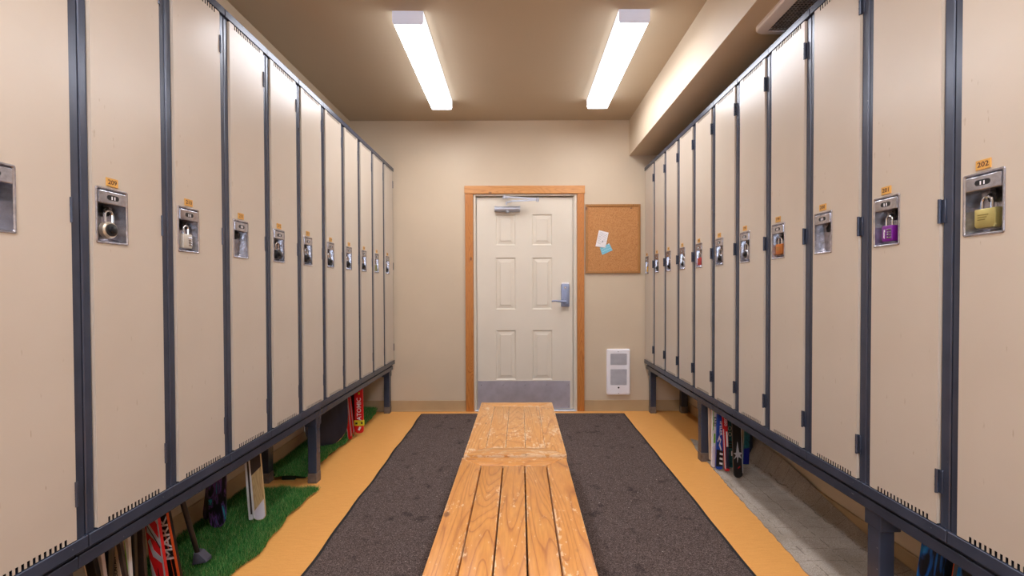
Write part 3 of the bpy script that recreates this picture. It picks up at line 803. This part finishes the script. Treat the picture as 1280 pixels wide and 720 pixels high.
# ------------------------------------------------------------------ benches
def bench(x0, x1, y0, y1, seam, slat_m, end_m, label, z=.45):
    r = tag(empty('bench', ((x0+x1)/2, (y0+y1)/2, 0)), label, 'bench', 'aisle benches')
    W, L = x1-x0, y1-y0; hw, hl = W/2, L/2; bw = W/5; T_ = .038; g = seam/2
    cutz = lambda bm: None
    def board(name, pts, m, dz=0):
        bm = bmesh.new()
        a = [bm.verts.new((x, y, z-T_)) for x, y in pts]; b = [bm.verts.new((x, y, z+dz)) for x, y in pts]
        n = len(pts); bm.faces.new(a[::-1]); f = bm.faces.new(b)
        for i in range(n): bm.faces.new((a[i], a[(i+1) % n], b[(i+1) % n], b[i]))
        bmesh.ops.bevel(bm, geom=list(f.edges), offset=.003, segments=2, affect='EDGES', profile=.5)
        return obj(name, bm, m, r, smooth=True, angle=50)
    board('side_board', [(-hw, -hl), (-hw+bw-g, -hl+bw-.001), (-hw+bw-g, hl-bw+.001), (-hw, hl)], slat_m)
    board('side_board', [(hw, -hl), (hw, hl), (hw-bw+g, hl-bw+.001), (hw-bw+g, -hl+bw-.001)], slat_m)
    board('end_board', [(-hw+.001, -hl), (hw-.001, -hl), (hw-bw+.001, -hl+bw-.0015), (-hw+bw-.001, -hl+bw-.0015)], end_m)
    board('end_board', [(-hw+.001, hl), (-hw+bw-.001, hl-bw+.0015), (hw-bw+.001, hl-bw+.0015), (hw-.001, hl)], end_m)
    for k in range(3):
        a = -hw+(k+1)*bw; board('slat', [(a+g, -hl+bw+.001), (a+bw-g, -hl+bw+.001), (a+bw-g, hl-bw-.001), (a+g, hl-bw-.001)], slat_m, -.0005*k)
    for sx in (-1, 1):
        xa = sorted((sx*(hw-.03), sx*(hw-.068)))
        o = box('apron', (*xa, -hl+.04, hl-.04, z-T_-.09, z-T_), end_m, r, .002)
        for sy in (-1, 1):
            ya = sorted((sy*(hl-.06), sy*(hl-.148)))
            box('leg', (*xa, *ya, .0125, z-T_-.09), M['casing'], r, .003)
    for sy in (-1, 1):
        ya = sorted((sy*(hl-.04), sy*(hl-.078))); box('apron', (-hw+.068, hw-.068, *ya, z-T_-.09, z-T_), end_m, r, .002)
    return r
bench(-.2495, .195, .64, 1.913, .0050, M['bench'], M['bench_end'], 'nearer wooden bench with dark gaps between its five boards')
bench(-.2455, .2000, 1.930, 2.822, .0016, M['bench2'], M['bench_end2'], 'farther wooden bench with worn pale top, close to the door', .455)

# ------------------------------------------------------------------ floor mat
mt = tag(empty('floor_mat', (.02, 3.0, 0)), 'charcoal carpet floor mat with black rubber edge under the benches', 'mat')
mx0, mx1, my0, my1 = -.925, .968, .3, 4.178
def wav(y, s): return .0035*math.sin(y*7.3+s)+.0025*math.sin(y*17+s*2)
def strip(name, f0, f1, ys, z0, z1, m, nx=1):
    bm = bmesh.new(); top = []; bot = []
    for y in ys:
        a, b = f0(y), f1(y)
        top.append([bm.verts.new((a+(b-a)*i/nx-.02, y-3, z1)) for i in range(nx+1)])
        bot.append([bm.verts.new((a+(b-a)*i/nx-.02, y-3, z0)) for i in range(nx+1)])
    for j in range(len(ys)-1):
        for i in range(nx):
            bm.faces.new((top[j][i], top[j][i+1], top[j+1][i+1], top[j+1][i])); bm.faces.new((bot[j][i], bot[j+1][i], bot[j+1][i+1], bot[j][i+1]))
        bm.faces.new((bot[j][0], top[j][0], top[j+1][0], bot[j+1][0])); bm.faces.new((bot[j][nx], bot[j+1][nx], top[j+1][nx], top[j][nx]))
    for J in (0, -1):
        for i in range(nx): bm.faces.new((bot[J][i], bot[J][i+1], top[J][i+1], top[J][i]))
    bmesh.ops.recalc_face_normals(bm, faces=bm.faces)
    return obj(name, bm, m, mt)
ysm = [my0+(my1-my0)*i/60 for i in range(61)]
lf = lambda y: mx0+.03*(4.178-y)/2.35*.9+wav(y, 0); rf = lambda y: mx1-.014*(4.178-y)/2.35+wav(y, 2)*.5
strip('carpet', lambda y: lf(y)+.018, lambda y: rf(y)-.018, [y for y in ysm if y < my1-.02]+[my1-.014], 0.0005, .011, M['mat'], 8)
strip('rubber_edge', lambda y: lf(y), lambda y: lf(y)+.0175, ysm, .0005, .006, M['rubber'])
strip('rubber_edge', lambda y: rf(y)-.0175, lambda y: rf(y), ysm, .0005, .006, M['rubber'])
strip('rubber_edge', lambda y: lf(my1)+.018, lambda y: rf(my1)-.018, [my1-.0135, my1], .0005, .006, M['rubber'])

# ------------------------------------------------------------------ loose grey carpet backing, right
EDGE = [(.55, 1.05), (1.2, 1.125), (1.816, 1.172), (2.262, 1.203), (2.6, 1.222), (2.871, 1.245), (3.18, 1.262), (3.46, 1.315)]
RISE = [(.55, .006), (1.81, .016), (2.03, .03), (2.28, .062), (2.45, .10), (2.74, .135), (3.1, .150), (3.46, .10)]
def interp(tb, y):
    for (a, va), (b, vb) in zip(tb, tb[1:]):
        if y <= b: return va+(vb-va)*max(0, (y-a)/(b-a))
    return tb[-1][1]
bm = bmesh.new(); NY, NX = 150, 30; G = []
random.seed(5)
for j in range(NY+1):
    y = .55+(3.46-.55)*j/NY; e = interp(EDGE, y)+random.uniform(-.004, .004)
    cr = 1.44+.0*y; row = []
    xe = WR-.016
    if y > 3.1: xe = WR-.016-(y-3.1)/.36*.26
    for i in range(NX+1):
        x = e+(xe-e)*i/NX; rs = interp(RISE, y); tt = min(1, max(0, (x-1.50)/(WR-.016-1.50)))
        z = .0045+rs*(tt**1.6)+.0025*math.sin(x*23+y*5)*math.sin(y*11)*(1 if i > 1 else .2)+.0015
        row.append(bm.verts.new((x-1.4, y-2, z)))
    G.append(row)
for j in range(NY):
    for i in range(NX): bm.faces.new((G[j][i], G[j][i+1], G[j+1][i+1], G[j+1][i]))
r = bmesh.ops.extrude_face_region(bm, geom=bm.faces[:])
for q in r['geom']:
    if isinstance(q, bmesh.types.BMVert): q.co.z -= .0045
bmesh.ops.recalc_face_normals(bm, faces=bm.faces)
tag(obj('carpet_underlay', bm, M['backing'], loc=(1.4, 2, 0), smooth=True, angle=60), 'loose grey carpet backing under the right lockers, curled up against the wall', 'carpet')

# ------------------------------------------------------------------ artificial turf, left
def turf(label, inside, hgt, bb, n, seed, blade=.03):
    rng = np.random.default_rng(seed)
    ox, oy = (bb[0]+bb[1])/2, (bb[2]+bb[3])/2
    r = tag(empty('turf_mat', (ox, oy, 0)), label, 'turf mat')
    nx, ny = 26, 60; bm = bmesh.new(); V = {}
    xs = np.linspace(bb[0], bb[1], nx); ys = np.linspace(bb[2], bb[3], ny)
    for i in range(nx-1):
        for j in range(ny-1):
            if all(inside(a, b) for a in (xs[i]-.012, xs[i+1]+.018) for b in (ys[j]-.02, ys[j+1]+.02) if a > WL+.03):
                q = []
                for a, b in ((i, j), (i+1, j), (i+1, j+1), (i, j+1)):
                    if (a, b) not in V: V[a, b] = bm.verts.new((xs[a]-ox, ys[b]-oy, hgt(xs[a], ys[b])*.8+.003))
                    q.append(V[a, b])
                bm.faces.new(q)
    rr_ = bmesh.ops.extrude_face_region(bm, geom=bm.faces[:])
    for q in rr_['geom']:
        if isinstance(q, bmesh.types.BMVert): q.co.z = .001
    bmesh.ops.recalc_face_normals(bm, faces=bm.faces)
    base = obj('turf_backing', bm, M['turf_base'], r)
    x = rng.uniform(bb[0], bb[1], n); y = rng.uniform(bb[2], bb[3], n)
    keep = np.array([inside(a, b) for a, b in zip(x, y)]); x = x[keep]; y = y[keep]; n = len(x)
    z = np.array([hgt(a, b) for a, b in zip(x, y)])+.004
    th = rng.uniform(0, 2*np.pi, n); ld = rng.uniform(0, 2*np.pi, n); ln = rng.uniform(.004, .016, n); h = rng.uniform(.6, 1.1, n)*blade; wd = rng.uniform(.0009, .0017, n)
    co = np.zeros((n, 3, 3))
    co[:, 0] = np.stack([x-ox+np.cos(th)*wd, y-oy+np.sin(th)*wd, z], 1)
    co[:, 1] = np.stack([x-ox-np.cos(th)*wd, y-oy-np.sin(th)*wd, z], 1)
    co[:, 2] = np.stack([x-ox+np.cos(ld)*ln, y-oy+np.sin(ld)*ln, z+h], 1)
    me = bpy.data.meshes.new('grass'); me.vertices.add(n*3); me.vertices.foreach_set('co', co.reshape(-1))
    me.loops.add(n*3); me.loops.foreach_set('vertex_index', np.arange(n*3)); me.polygons.add(n)
    me.polygons.foreach_set('loop_start', np.arange(0, n*3, 3)); me.update(calc_edges=True); me.materials.append(M['blades'])
    o = bpy.data.objects.new('grass', me); C.objects.link(o); o.parent = r; o['kind'] = 'stuff'
    return r
E1 = [(.6, 1.20), (1.795, 1.186), (1.95, 1.150), (2.1, 1.165), (2.31, 1.185), (2.5, 1.175), (2.60, 1.165)]
def in1(x, y): return WL+.014 < x < -interp(E1, y)-.012*math.sin(y*31)*.5 and y < 2.585+.025*(x+1.2)*-1+.008*math.sin(x*40)
turf('green artificial turf mat under the near left lockers', in1, lambda x, y: .004+.004*math.sin(x*9)*math.sin(y*6)+.004, (WL+.014, -1.14, .9, 2.64), 110000, 1, .028)
E2 = [(2.69, 1.295), (2.95, 1.315), (3.2, 1.325), (3.45, 1.305), (3.8, 1.325), (4.06, 1.325), (4.26, 1.365)]
def in2(x, y):
    return WL+.014 < x < -interp(E2, y)+.006*math.sin(y*40) and 2.695+.03*abs(math.sin(x*6)) < y < 4.262 and not (x < -1.49 and y < 2.77) and not (x > -1.44 and 3.60 < y < 3.67)
def h2(x, y):
    lump = .018*math.exp(-((y-2.76)/.09)**2-((x+1.42)/.09)**2)+.03*math.exp(-((y-3.75)/.12)**2)*max(0, (-x-1.3)/.3)*1.4
    return .012+lump+.008*(1+math.sin(x*11+y*5)*math.sin(y*7))
turf('rumpled green turf strip beyond the front leg under the far left lockers', in2, h2, (WL+.014, -1.27, 2.69, 4.27), 90000, 2, .03)

# ------------------------------------------------------------------ skis, boards and pole
def gear(name, label, cat, top, bot, Y, width, th, mats, group=None, zb=.03, yaw=0., lean=0., tip=.35, tipw=.55, art=None, ztop=.448, taper=1.):
    """top, bot: pixel centres of the visible length at depth Y; stands with its tail at height zb"""
    A = wp(*top, Y); B = wp(*bot, Y)
    sl = (A.x-B.x)/(A.z-B.z); zc = ztop
    base = Vector((B.x+sl*(zb-B.z), Y, zb)); L = (zc-zb)/math.cos(math.atan(sl))/math.cos(lean)
    o = empty(name, base); tag(o, label, cat, group)
    Rm = Matrix.Rotation(yaw, 4, 'Z') @ Matrix.Rotation(math.atan(sl), 4, 'Y') @ Matrix.Rotation(-lean, 4, 'X')
    o.rotation_euler = Rm.to_euler()
    hw = width/2; tl = tip*width; pts = []
    for k in range(9):
        a = math.pi*k/8
        pts.append((-hw*math.cos(a)*(1 if tipw else 1), tl*(1-math.sin(a)**.8)))
    pts = [(x, z) for x, z in pts]
    global LC
    LC = (min(zc, .401)-zb)/math.cos(math.atan(sl))/math.cos(lean)
    pts = pts+[(hw*taper, LC), (-hw*taper, LC)]
    bm = bmesh.new(); prism(bm, pts, -th/2, th/2, bev=min(.0015, th*.15))
    ch = obj('core', bm, mats[0], o)
    if art: art(o, hw, L, th)
    return o
def decal(o, name, polys, th, m, d=.0006):
    for p in polys:
        bm = bmesh.new(); prism(bm, [(x, min(z, LC)) for x, z in p], -th/2-d, -th/2+.0002); obj(name, bm, m, o)
def lettering(o, txt, size, c, rot, th, m, sx=1., d=.001):
    bm = bmesh.new(); text_into(bm, txt, size, c, 0, rot=rot, y=-th/2-d, depth=.0003, sx=sx); return obj('lettering', bm, m, o)
red = flat('ski_red', (200, 24, 28), .3); silver = flat('ski_silver', (190, 188, 194), .3, .3); orange = flat('ski_orange', (232, 96, 44), .35)
blackg = flat('ski_black', (18, 16, 18), .3); whiteg = flat('ski_white', (226, 222, 222), .35); cream = flat('ski_cream', (236, 214, 190), .45)
green = flat('ski_green', (128, 196, 60), .35); greyg = flat('ski_grey', (214, 204, 212), .45); brown = flat('ski_brown', (56, 42, 36), .5)
blue = flat('ski_blue', (24, 66, 160), .3); navyb = flat('ski_navy', (44, 46, 66), .4); deep = flat('deep_blue', (8, 22, 130), .35); yellow = flat('strap_yellow', (206, 196, 40), .5)
tan = flat('ski_tan', (190, 140, 96), .5)
GL = 'skis and boards under the left lockers'; GR = 'skis and boards under the right lockers'

def art_zig(o, hw, L, th):
    w = hw*2
    decal(o, 'graphic', [[(-hw*.55, L), (-hw*.5, L*.86), (hw*.7, L*.93), (hw*.72, L)],
        [(-hw*.7, L*.78), (-hw*.1, L*.70), (hw*.05, L*.76), (hw*.75, L*.66), (hw*.7, L*.74), (0, L*.82), (-hw*.15, L*.77), (-hw*.7, L*.84)],
        [(-hw*.8, L*.60), (hw*.8, L*.46), (hw*.8, L*.52), (-hw*.65, L*.70)],
        [(-hw*.85, L*.52), (-hw*.4, L*.38), (hw*.9, L*.30), (hw*.9, L*.35), (-hw*.2, L*.44), (-hw*.5, L*.54)],
        [(hw*.72, 0.02), (hw*.95, 0.02), (hw*.95, L), (hw*.78, L)],
        [(-hw*.9, .02), (-hw*.2, .02), (-hw*.35, L*.2), (-hw*.9, L*.36)]], th, silver)
    decal(o, 'outline', [[(-hw*.7, L*.655), (-hw*.64, L*.665), (hw*.82, L*.455), (hw*.76, L*.44)], [(-hw*.5, L*.86), (-hw*.48, L*.875), (hw*.72, L*.95), (hw*.7, L*.93)],
        [(0, .05), (hw*.1, .05), (hw*.1, L*.28), (0, L*.26)]], th, blackg, .0009)
gear('ski', 'red ski with silver zigzag lettering, left stand, beside the black and orange ski', 'ski', (190.5, 651), (200.3, 719), 1.65, .052, .012, [red], GL, art=art_zig)
def art_mark(o, hw, L, th):
    decal(o, 'graphic', [[(hw*.55, .02), (hw*.98, .02), (hw*.98, L), (hw*.62, L)], [(hw*.0, .02), (hw*.12, .02), (-hw*.02, L*.3), (-hw*.12, L*.5), (-hw*.2, L*.5), (-hw*.1, L*.28)]], th, orange)
    lettering(o, 'MARK', .043, (-hw*.05, L*.47), math.pi/2, th, whiteg, 1.45)
gear('ski', 'black ski with orange edge and white upright lettering, left stand', 'ski', (206, 648), (219, 718), 1.70, .046, .012, [blackg], GL, art=art_mark)
# pole with rubber foot
A = wp(226.5, 622, 1.80); B = wp(248.5, 700, 1.86); A = A+(A-B)*.12
r = tag(empty('ski_pole', (B.x, B.y, .03)), 'dark pole with a grey wedge foot standing on the turf', 'pole')
bm = bmesh.new(); o_ = Vector((B.x, B.y, .03)); tube(bm, [Vector((0, 0, .025)), A-o_], .0095, 12); obj('shaft', bm, flat('pole_dark', (52, 42, 40), .35, .3), r, smooth=True)
bm = bmesh.new(); prism(bm, [(-.016, 0), (.042, .012), (.040, .022), (.010, .05), (-.010, .052)], -.018, .018, bev=.003)
obj('foot', bm, flat('foot_rubber', (84, 82, 96), .6), r, smooth=True)
gear('ski', 'nebula-printed purple and teal ski tail on the turf', 'ski', (272, 598), (272, 658), 2.14, .074, .012, [M['galaxy']], GL, tip=.8, yaw=.25)
gear('ski', 'second nebula-printed ski splayed out behind the first', 'ski', (268, 598), (257, 650), 2.22, .045, .012, [M['galaxy']], GL, tip=.8, yaw=-.5)
gear('ski', 'thin white-edged ski standing beside the pale wooden one', 'ski', (310, 572), (316, 650), 2.22, .022, .03, [whiteg], GL, art=lambda o, hw, L, th: decal(o, 'graphic', [[(hw*.1, .03), (hw*.9, .03), (hw*.9, L), (hw*.1, L)]], th, brown))
def art_beige(o, hw, L, th):
    decal(o, 'graphic', [[(-hw*.75, L), (-hw*.75, L*.54), (hw*.95, L*.64), (hw*.95, L)]], th, brown)
    decal(o, 'tail_patch', [[(-hw*.75, hw*.4), (-hw*.3, .004), (hw*.5, .006), (hw*.95, hw*.7), (hw*.95, L*.25), (-hw*.75, L*.12)]], th, greyg)
    decal(o, 'edge', [[(-hw, .02), (-hw*.75, .012), (-hw*.75, L), (-hw, L)]], th, whiteg, .001)
gear('ski', 'pale wooden ski with grey tail patch and dark top on the turf', 'ski', (319, 572), (325.5, 650), 2.21, .056, .012, [M['beigewood']], GL, tip=.5, art=art_beige, yaw=.15)
# the cluster left of the frame's lower edge
gear('ski', 'dark ski with a pale edge, nearest in the left cluster', 'ski', (113, 700), (117, 718), 1.41, .032, .014, [blackg], GL, art=lambda o, hw, L, th: decal(o, 'edge', [[(-hw, .02), (-hw*.7, .02), (-hw*.85, L), (-hw, L)]], th, cream))
gear('ski', 'pale grey ski with tan top band in the left cluster', 'ski', (122.5, 694), (125.5, 718), 1.44, .032, .012, [greyg], GL, art=lambda o, hw, L, th: decal(o, 'graphic', [[(-hw*.9, L*.78), (hw*.9, L*.84), (hw*.9, L), (-hw*.9, L)]], th, tan))
gear('ski', 'narrow black ski in the left cluster between the grey and the cream ones', 'ski', (133, 690), (133, 718), 1.465, .026, .014, [blackg], GL)
gear('ski', 'second narrow black ski tight against the cream one', 'ski', (138.6, 686), (138.6, 718), 1.49, .013, .014, [flat('ski_char', (38, 36, 40), .35)], GL)
gear('ski', 'cream ski with small black vertical print', 'ski', (144.5, 682), (148.5, 718), 1.51, .026, .012, [cream], GL, art=lambda o, hw, L, th: lettering(o, 'MOUNTAIN', .0125, (-hw*.1, L*.48), math.pi/2, th, blackg, 1.2))
gear('ski', 'dark slanting ski crossing in front of the cream ones', 'ski', (148.5, 676), (156, 718), 1.475, .014, .010, [brown], GL)
gear('ski', 'second cream ski behind the dark slanting one', 'ski', (154, 676), (154, 718), 1.56, .024, .012, [cream], GL)
gear('ski', 'narrow white ski with a lime green tail', 'ski', (159.3, 672), (162, 718), 1.545, .013, .012, [whiteg], GL, art=lambda o, hw, L, th: decal(o, 'graphic', [[(-hw*.9, .02), (hw*.3, .02), (hw*.1, L*.45), (-hw*.9, L*.66)]], th, green))
gear('ski', 'black ski next right of the lime-tailed one', 'ski', (166, 668), (167.5, 718), 1.56, .019, .012, [blackg], GL)
gear('ski', 'dark brown ski at the right of the left cluster', 'ski', (174.5, 664), (177.5, 718), 1.59, .030, .012, [brown], GL)
# snowboard behind the front leg
def art_nav(o, hw, L, th):
    # steel edge running round the tail
    bm = bmesh.new(); pts = [(-hw*math.cos(math.pi*k/16), 0, .62*2*hw*(1-math.sin(math.pi*k/16)**.8)) for k in range(17)]
    pts = [(-hw, 0, LC)]+pts+[(hw, 0, LC)]; tube(bm, pts, .0022, 6); obj('steel_edge', bm, M['chrome'], o, smooth=True)
gear('snowboard', 'large dark navy snowboard with steel edge behind the front leg of the left stand', 'snowboard', (409, 500), (409, 560), 3.24, .30, .010, [M['navy']], GL, tip=.62, yaw=.62, lean=.12, zb=.035, art=art_nav)
def art_rs(o, hw, L, th):
    decal(o, 'graphic', [[(-hw*.9, L*.45), (-hw*.1, L*.52), (-hw*.3, L*.78), (-hw*.9, L*.72)], [(hw*.55, .02), (hw*.95, .03), (hw*.95, L), (hw*.6, L)], [(-hw*.95, .0), (-hw*.6, .0), (-hw*.75, L*.42), (-hw*.95, L*.42)]], th, silver)
gear('ski', 'red and silver ski, left of its twin beside the snowboard', 'ski', (432.5, 497), (437, 543), 3.42, .034, .012, [red], GL, art=art_rs, zb=.025)
gear('ski', 'second red and silver ski, between its twin and the tall red lettered ski', 'ski', (436, 497), (441, 543), 3.50, .030, .012, [red], GL, art=art_rs, zb=.025)
gear('ski', 'black ski directly behind the red lettered ski', 'ski', (440.5, 490), (442, 540), 3.66, .045, .012, [blackg], GL, zb=.03)
def art_atomic(o, hw, L, th):
    lettering(o, 'ATOMIC', .047, (hw*.1, L*.465), math.pi/2, th, whiteg, 1.0)
    decal(o, 'graphic', [[(-hw*.3, L*.07), (hw*.1, L*.05), (hw*.5, L*.12), (hw*.1, L*.13)]], th, whiteg)
    bm = bmesh.new(); bx(bm, -hw-.004, hw+.004, -th/2-.004, th/2+.004, L*.145, L*.25, .002); st = obj('strap', bm, yellow, o)
    decal(o, 'strap_print', [[(-hw*.8, L*.175), (-hw*.3, L*.175), (-hw*.3, L*.21), (-hw*.8, L*.21)], [(hw*.5, L*.18), (hw*.9, L*.18), (hw*.9, L*.22), (hw*.5, L*.22)]], th+.0084, blackg, .0003)
    decal(o, 'top_print', [[(-hw*.1, L*.74), (hw*.3, L*.74), (hw*.3, L*.78), (-hw*.1, L*.78)], [(-hw*.1, L*.81), (hw*.4, L*.81), (hw*.4, L*.84), (-hw*.1, L*.84)]], th, yellow)
gear('ski', 'bright red ski with white ATOMIC lettering and a yellow strap', 'ski', (448.3, 488), (449.3, 541), 3.545, .068, .012, [red], GL, art=art_atomic, zb=.03)

# right cluster
gear('ski', 'cream ski edge right behind the right stand leg', 'ski', (886.4, 510), (887, 545), 3.0, .013, .010, [cream], GR, zb=.02)
gear('ski', 'second cream ski with the green-printed one beside it', 'ski', (889.5, 512), (890, 548), 2.965, .009, .010, [cream], GR, zb=.02)
def art_green(o, hw, L, th):
    lettering(o, 'KNEI', .024, (0, L*.68), -math.pi/2, th, blackg, 1.2)
    decal(o, 'graphic', [[(-hw*.3, L*.36), (hw*.4, L*.36), (hw*.4, L*.5), (-hw*.3, L*.5)], [(-hw*.8, L*.55), (-hw*.5, L*.55), (-hw*.5, L), (-hw*.8, L)]], th, green)
    decal(o, 'tail', [[(-hw*.95, .012), (hw*.95, .012), (hw*.95, L*.33), (-hw*.95, L*.3)]], th, greyg)
gear('ski', 'white ski with green and black print and grey tail', 'ski', (893.3, 514), (891.8, 583), 2.90, .030, .012, [whiteg], GR, art=art_green, zb=.012)
def art_sp(o, hw, L, th):
    lettering(o, 'SPELER', .031, (hw*.25, L*.61), -math.pi/2, th, whiteg, 1.0)
    decal(o, 'graphic', [[(-hw*.8, L*.42), (-hw*.3, L*.50), (hw*.3, L*.44), (0, L*.38), (hw*.5, L*.30), (hw*.3, L*.28), (-hw*.3, L*.36), (hw*.0, L*.42), (-hw*.3, L*.45), (-hw*.6, L*.40)]], th, whiteg, .001)
    decal(o, 'tail', [[(-hw*.98, .02), (hw*.98, .02), (hw*.98, L*.27), (-hw*.98, L*.30)]], th, blackg)
    decal(o, 'tail_stripe', [[(0, L*(.08+.07*k)), (hw*.9, L*(.07+.07*k)), (hw*.9, L*(.10+.07*k)), (0, L*(.11+.07*k))] for k in range(3)], th, whiteg, .001)
gear('ski', 'blue ski with white SPELER lettering and black tail', 'ski', (900.5, 518), (898.5, 587), 2.86, .044, .012, [blue], GR, art=art_sp, zb=.012)
def art_red2(o, hw, L, th):
    decal(o, 'tail', [[(-hw*.5, .02), (hw, .015), (hw, L*.36), (-hw*.2, L*.36)]], th, navyb)
    decal(o, 'edge', [[(-hw, .02), (-hw*.6, .012), (-hw*.7, L*.62), (-hw, L*.62)], [(hw*.1, L*.36), (hw*.85, L*.36), (hw*.7, L*.58), (hw*.1, L*.58)]], th, whiteg, .001)
    lettering(o, 'ROSSO', .022, (hw*.05, L*.74), -math.pi/2, th, whiteg, 1.)
gear('ski', 'red ski with navy tail between the blue and the teal ones', 'ski', (905.8, 524), (908.6, 588), 2.83, .030, .012, [red], GR, art=art_red2, zb=.012)
def art_teal(o, hw, L, th):
    for zc in (L*.59, L*.505):
        bm = bmesh.new(); tube(bm, [(-hw*.35+.0095*math.cos(2*math.pi*k/16), -th/2-.0005, zc+.013*math.sin(2*math.pi*k/16)) for k in range(16)], .0016, 6, closed=True); obj('ring_print', bm, whiteg, o)
    decal(o, 'graphic', [[(-hw*.2, L*.18), (hw*.3, L*.18), (hw*.3, L*.25), (-hw*.2, L*.25)]], th, whiteg)
    decal(o, 'stripe', [[(-hw*.8, L*(.30+.04*k)), (hw*.5, L*(.29+.04*k)), (hw*.5, L*(.31+.04*k)), (-hw*.8, L*(.32+.04*k))] for k in range(3)], th, blackg)
gear('ski', 'teal-printed ski with two white rings', 'ski', (913, 526), (915, 582), 2.88, .050, .012, [M['tealprint']], GR, art=art_teal, zb=.015)
def art_star(o, hw, L, th):
    pts = []
    rad = [(.082, 90), (.016, 60), (.036, 15), (.014, -10), (.034, -50), (.014, -75), (.052, -95), (.014, -115), (.040, -135), (.012, -170), (.042, 165), (.016, 130)]
    for r_, a in rad: pts.append((min(hw*.95, max(-hw*.95, r_*math.cos(math.radians(a)))), L*.33+r_*math.sin(math.radians(a))))
    decal(o, 'star_print', [pts], th, silver)
    decal(o, 'red_mark', [[(-hw*.1, L*.13), (hw*.4, L*.15), (hw*.4, L*.17), (-hw*.1, L*.15)]], th, red)
    decal(o, 'edge', [[(hw*.85, .03), (hw, .03), (hw, L), (hw*.85, L)]], th, silver, .0009)
gear('ski', 'black ski with a silver star print, foremost of the right cluster', 'ski', (920.5, 534), (922.5, 590), 2.73, .056, .012, [blackg], GR, art=art_star, zb=.012, tip=.6)
def art_tb(o, hw, L, th): decal(o, 'graphic', [[(-hw*.98, .004), (hw*.98, .004), (hw*.98, L*.26), (-hw*.98, L*.24)]], th, deep)
gear('ski', 'ski with teal top and deep blue tail, rightmost of the cluster', 'ski', (933.5, 540), (932, 580), 2.93, .038, .012, [M['tealprint']], GR, art=art_tb, zb=.015, tip=.1)
gear('snowboard', 'black and blue smoke-printed board, nearest under the right lockers', 'snowboard', (1174, 680), (1168, 719), 1.44, .105, .010, [M['bluemarble']], GR, zb=.012, art=lambda o, hw, L, th: decal(o, 'edge', [[(hw*.95, .05), (hw, .05), (hw, L), (hw*.95, L)]], th, orange))
gear('snowboard', 'second black and blue board, behind the nearest one under the right lockers', 'snowboard', (1230, 700), (1226, 719), 1.41, .14, .010, [M['bluemarble']], GR, zb=.012)
